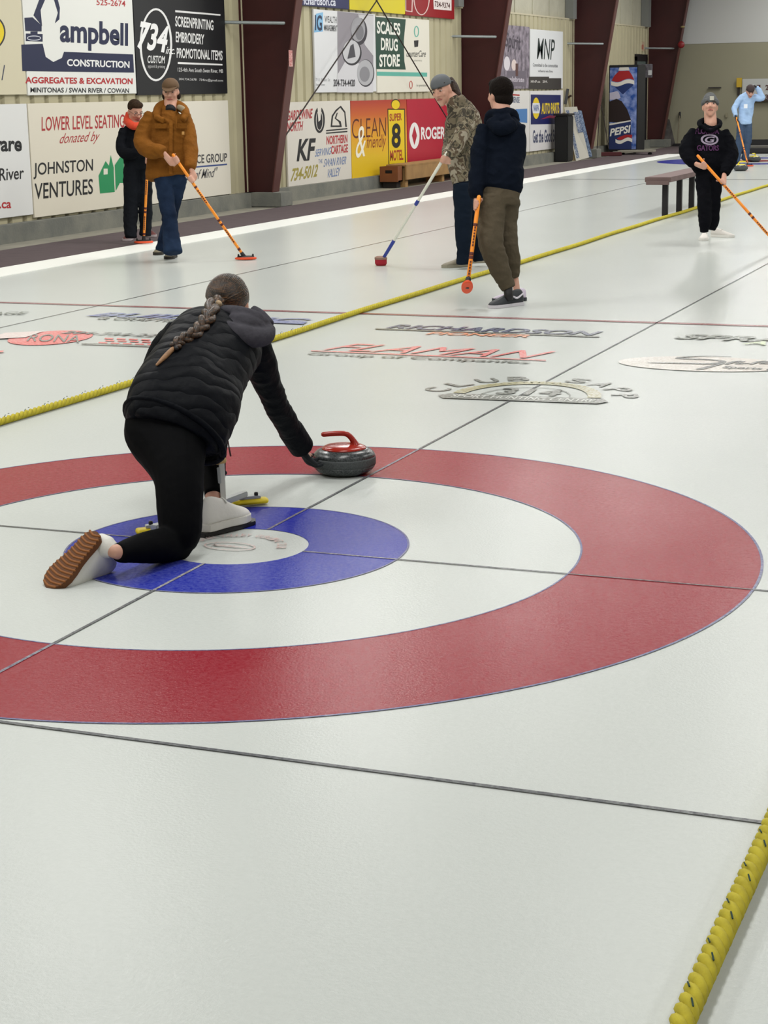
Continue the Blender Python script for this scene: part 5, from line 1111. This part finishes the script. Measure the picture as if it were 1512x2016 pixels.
mpoly('bottle_print', [(.04, .34), (.04, .58), (.28, .61), (.46, .58), (.66, .48), (.8, .35), (.5, .33)], '#1f1214', .0138)
mpoly('stripe_print', [(.04, .30), (.78, .345), (.78, .36), (.04, .32)], '#d9d6d0', .014)
mpoly('banner_print', [(.04, .02), (.04, .30), (.78, .345), (.82, .02)], '#1d2c5c', .0133)
mpoly('lower_red', wave(.3, .82, .145, -.015)+[(.84, .19), (.6, .19), (.4, .165)], '#9d1f24', .0142)
mpoly('lower_white', wave(.26, .84, .14, -.018)+wave(.26, .84, .10, -.018)[::-1], '#d9d6d0', .0146)
lt = MB(); text_on(lt, 'PEPSI', MQ(.06, .17, .016), MQ(.78, .215, .016)-MQ(.06, .17, .016), MQ(.06, .26, .016)-MQ(.06, .17, .016), .06, .15); lt.build('lettering', mat('machine_#e2e0da', '#e2e0da', .5), t)
for a in (.08, .9): MB().box(o0+fx*mw*a-fn*.1-V(.03, .03, .1), o0+fx*mw*a-fn*.1+V(.03, .03, 0)).build('foot', M_DK, t)
# flat trolley in front of the machine
tc_ = G(1262, 300); t2 = thing('flat_trolley', 'low pale metal trolley deck on the floor at the drink machine', 'trolley', (-7.6, 36.3, 0))
MB().bar(V(-8.0, 36.3, .08), V(-7.15, 36.35, .09), .35, .045).build('deck', mat('trolley_grey', '#8f8b7e', .6), t2, bevel=.004)
for u, v in ((-7.9, 36.3), (-7.25, 36.3)): MB().tube([V(u, v, .03)-RH*.02, V(u, v, .03)+RH*.02], [.028, .028], seg=14).build('castor', M_DK, t2, smooth=True)

# exit door, notices on the wall, far equipment
struct(MB().box((-8.63, 40.2, .1), (-8.58, 41.2, 2.2)).build('door_1', mat('door_green', '#5d6a66', .4)))
struct(MB().box((-8.60, 40.1, .1), (-8.55, 40.2, 2.3)).build('trim_4', M_DK)); struct(MB().box((-8.60, 41.2, .1), (-8.55, 41.3, 2.3)).build('trim_4', M_DK)); struct(MB().box((-8.60, 40.1, 2.2), (-8.55, 41.3, 2.36)).build('trim_4', M_DK))
def panel(name, label, cat, u0, v0, u1, v1, y, th, col, group=None, mt=None):
    a = WY(u0, v1, y); b = WY(u1, v0, y); t = thing(name, label, cat, (a[0], y, a[2]), group)
    MB().box((a[0], y-th, a[2]), (b[0], y, b[2])).build('panel', mt or mat('p_'+col.strip('#'), col, .6), t, bevel=.003); return t
ye = 41.3
t = panel('notice_box', 'small pale box fixed above the exit door with a red print', 'sign', 1260, 82, 1269, 101, 40.9, .06, '#b9a48e'); a = WY(1262, 97, 40.83); b = WY(1267, 88, 40.83); MB().box((a[0], 40.832, a[2]), (b[0], 40.838, b[2])).build('red_print', mat('p_red', '#a8685a', .6), t)
t = panel('wall_cabinet', 'grey cabinet with bright sticker hanging by the corner column', 'cabinet', 1260, 126, 1285, 153, 40.6, .2, '#77747c', mt=mat('cab_print', '#77747c', .5, mottle=(9, '#3e3b42', .9)))
a = WY(1276, 148, 40.39); b = WY(1283, 138, 40.39); MB().box((a[0], 40.386, a[2]), (b[0], 40.399, b[2])).build('sticker', mat('p_white', '#c9cbce', .6), t); 
a = WY(1263, 150, 40.39); b = WY(1269, 130, 40.39); MB().box((a[0], 40.386, a[2]), (b[0], 40.399, b[2])).build('poster_print', mat('p_dark', '#4b464e', .6), t)
c = WY(1341, 88, 41.35); t = thing('alarm_bell', 'red alarm bell on the edge of the corner column', 'bell', tuple(c)); MB().ell(c, (.09, .05, .09)).build('gong', mat('bell_red', '#7c1c20', .4), t, smooth=True); MB().ell(WY(1344, 53, 41.35), (.06, .04, .03)).build('lamp', mat('bell_tan', '#8a7a52', .5), t, smooth=True)
# far wall equipment
yw = FWY-.03
t = panel('wall_shelf', 'short dark rail fixed to the beige far wall above the beanie', 'rail', 1395, 171, 1420, 174, yw, .05, '#3a3634')
t = panel('switch_plate', 'small tan switch plate on the beige far wall', 'switch', 1428, 222, 1433, 231, yw, .02, '#85806a')
t = panel('scoreboard', 'white scoreboard with dark digits on the far wall behind the blue hoodie', 'scoreboard', 1461, 153, 1600, 197, yw, .04, '#b0b2b0')
LT = MB()
for ch, u, v in (('1', 1494, 177), ('2', 1511, 177), ('3', 1510, 196)):
    o_ = WY(u-4, v, yw-.05); text_on(LT, ch, o_, WY(u+3, v, yw-.05)-o_, WY(u-4, v-10, yw-.05)-o_, .05, 0)
LT.build('digits', mat('digit_red', '#4f3230', .6), t)
panel('scoreboard_ledge', 'thin maroon ledge under the white scoreboard', 'ledge', 1461, 197, 1600, 200, yw, .1, '#4a2c28')
panel('yellow_marker', 'yellow marker plate with dark edge left of the scoreboard', 'marker', 1450, 153, 1461, 172, yw-.05, .03, '#b99a2c')
t = panel('hanging_strap', 'dark strap hanging under the yellow marker plate', 'strap', 1452, 172, 1457, 188, yw, .03, '#2a2420')
a = WY(1338, 285, yw); b = WY(1339, 222, yw); t = thing('push_broom', 'thin push broom with black head leaning on the far wall', 'broom', (a[0], yw, 0)); MB().tube([a*V(1, 1, 0)+V(0, -.3, .04), b+V(0, -.03, 0)], [.012, .012], seg=8).build('shaft', mat('shaft_tan', '#6d6552', .6), t, smooth=True); MB().box((a[0]-.08, yw-.42, 0), (a[0]+.2, yw-.28, .08)).build('brush_head', M_DK, t); q = b; MB().tube([b+V(0, -.03, -.0), b+V(0, -.04, -.12)], [.03, .03], seg=8).build('hand_grip', M_DK, t, smooth=True)
def bp2(u, v, y): return WY(u, v, y)
pts = [bp2(1300, 290, 41.85), bp2(1330, 287, 41.9), bp2(1318, 235, 42.2), bp2(1304, 233, 42.2)]
lean('grey folded panel leaning in the far corner by the column foot', [np.array(p) for p in pts], .1, mat('folded_grey', '#4e4a47', .8, mottle=(6, '#2c2a2a', .8)), name='folded_panel', cat='panel')
t = thing('back_bumper', 'long dark foam bumper lying across the far end of the ice', 'bumper', (0, 36.9, 0)); MB().box((-6.6, 36.8, 0), (6.8, 36.95, .12)).build('foam_strip', mat('foam_black', '#2a2a2c', .8), t, bevel=.02); MB().box((-6.6, 36.95, .12), (6.8, 37.6, .16)).build('ledge_board', mat('ledge_grey', '#5e5c56', .8), t)
t = thing('back_bumper', 'dark strip of rubber at the foot of the far beige wall', 'bumper', (0, 42.2, 0)); MB().box((-6.6, 42.1, 0), (6.8, 42.27, .16)).build('rubber_strip', mat('foam_black', '#2a2a2c', .8), t)
a = G(1483, 303); t = thing('boot_pair', 'small dark boots standing near the far wall right of the blue hoodie', 'boots', (a[0], 41, 0))
for k in (0, .25): MB().tube([V(a[0]+k, 41, .03), V(a[0]+k, 41, .28)], [(.05, .06), (.04, .05)], side=RH, seg=12).build('boot', M_DK, t, smooth=True)
print('script done', len(bpy.data.objects))
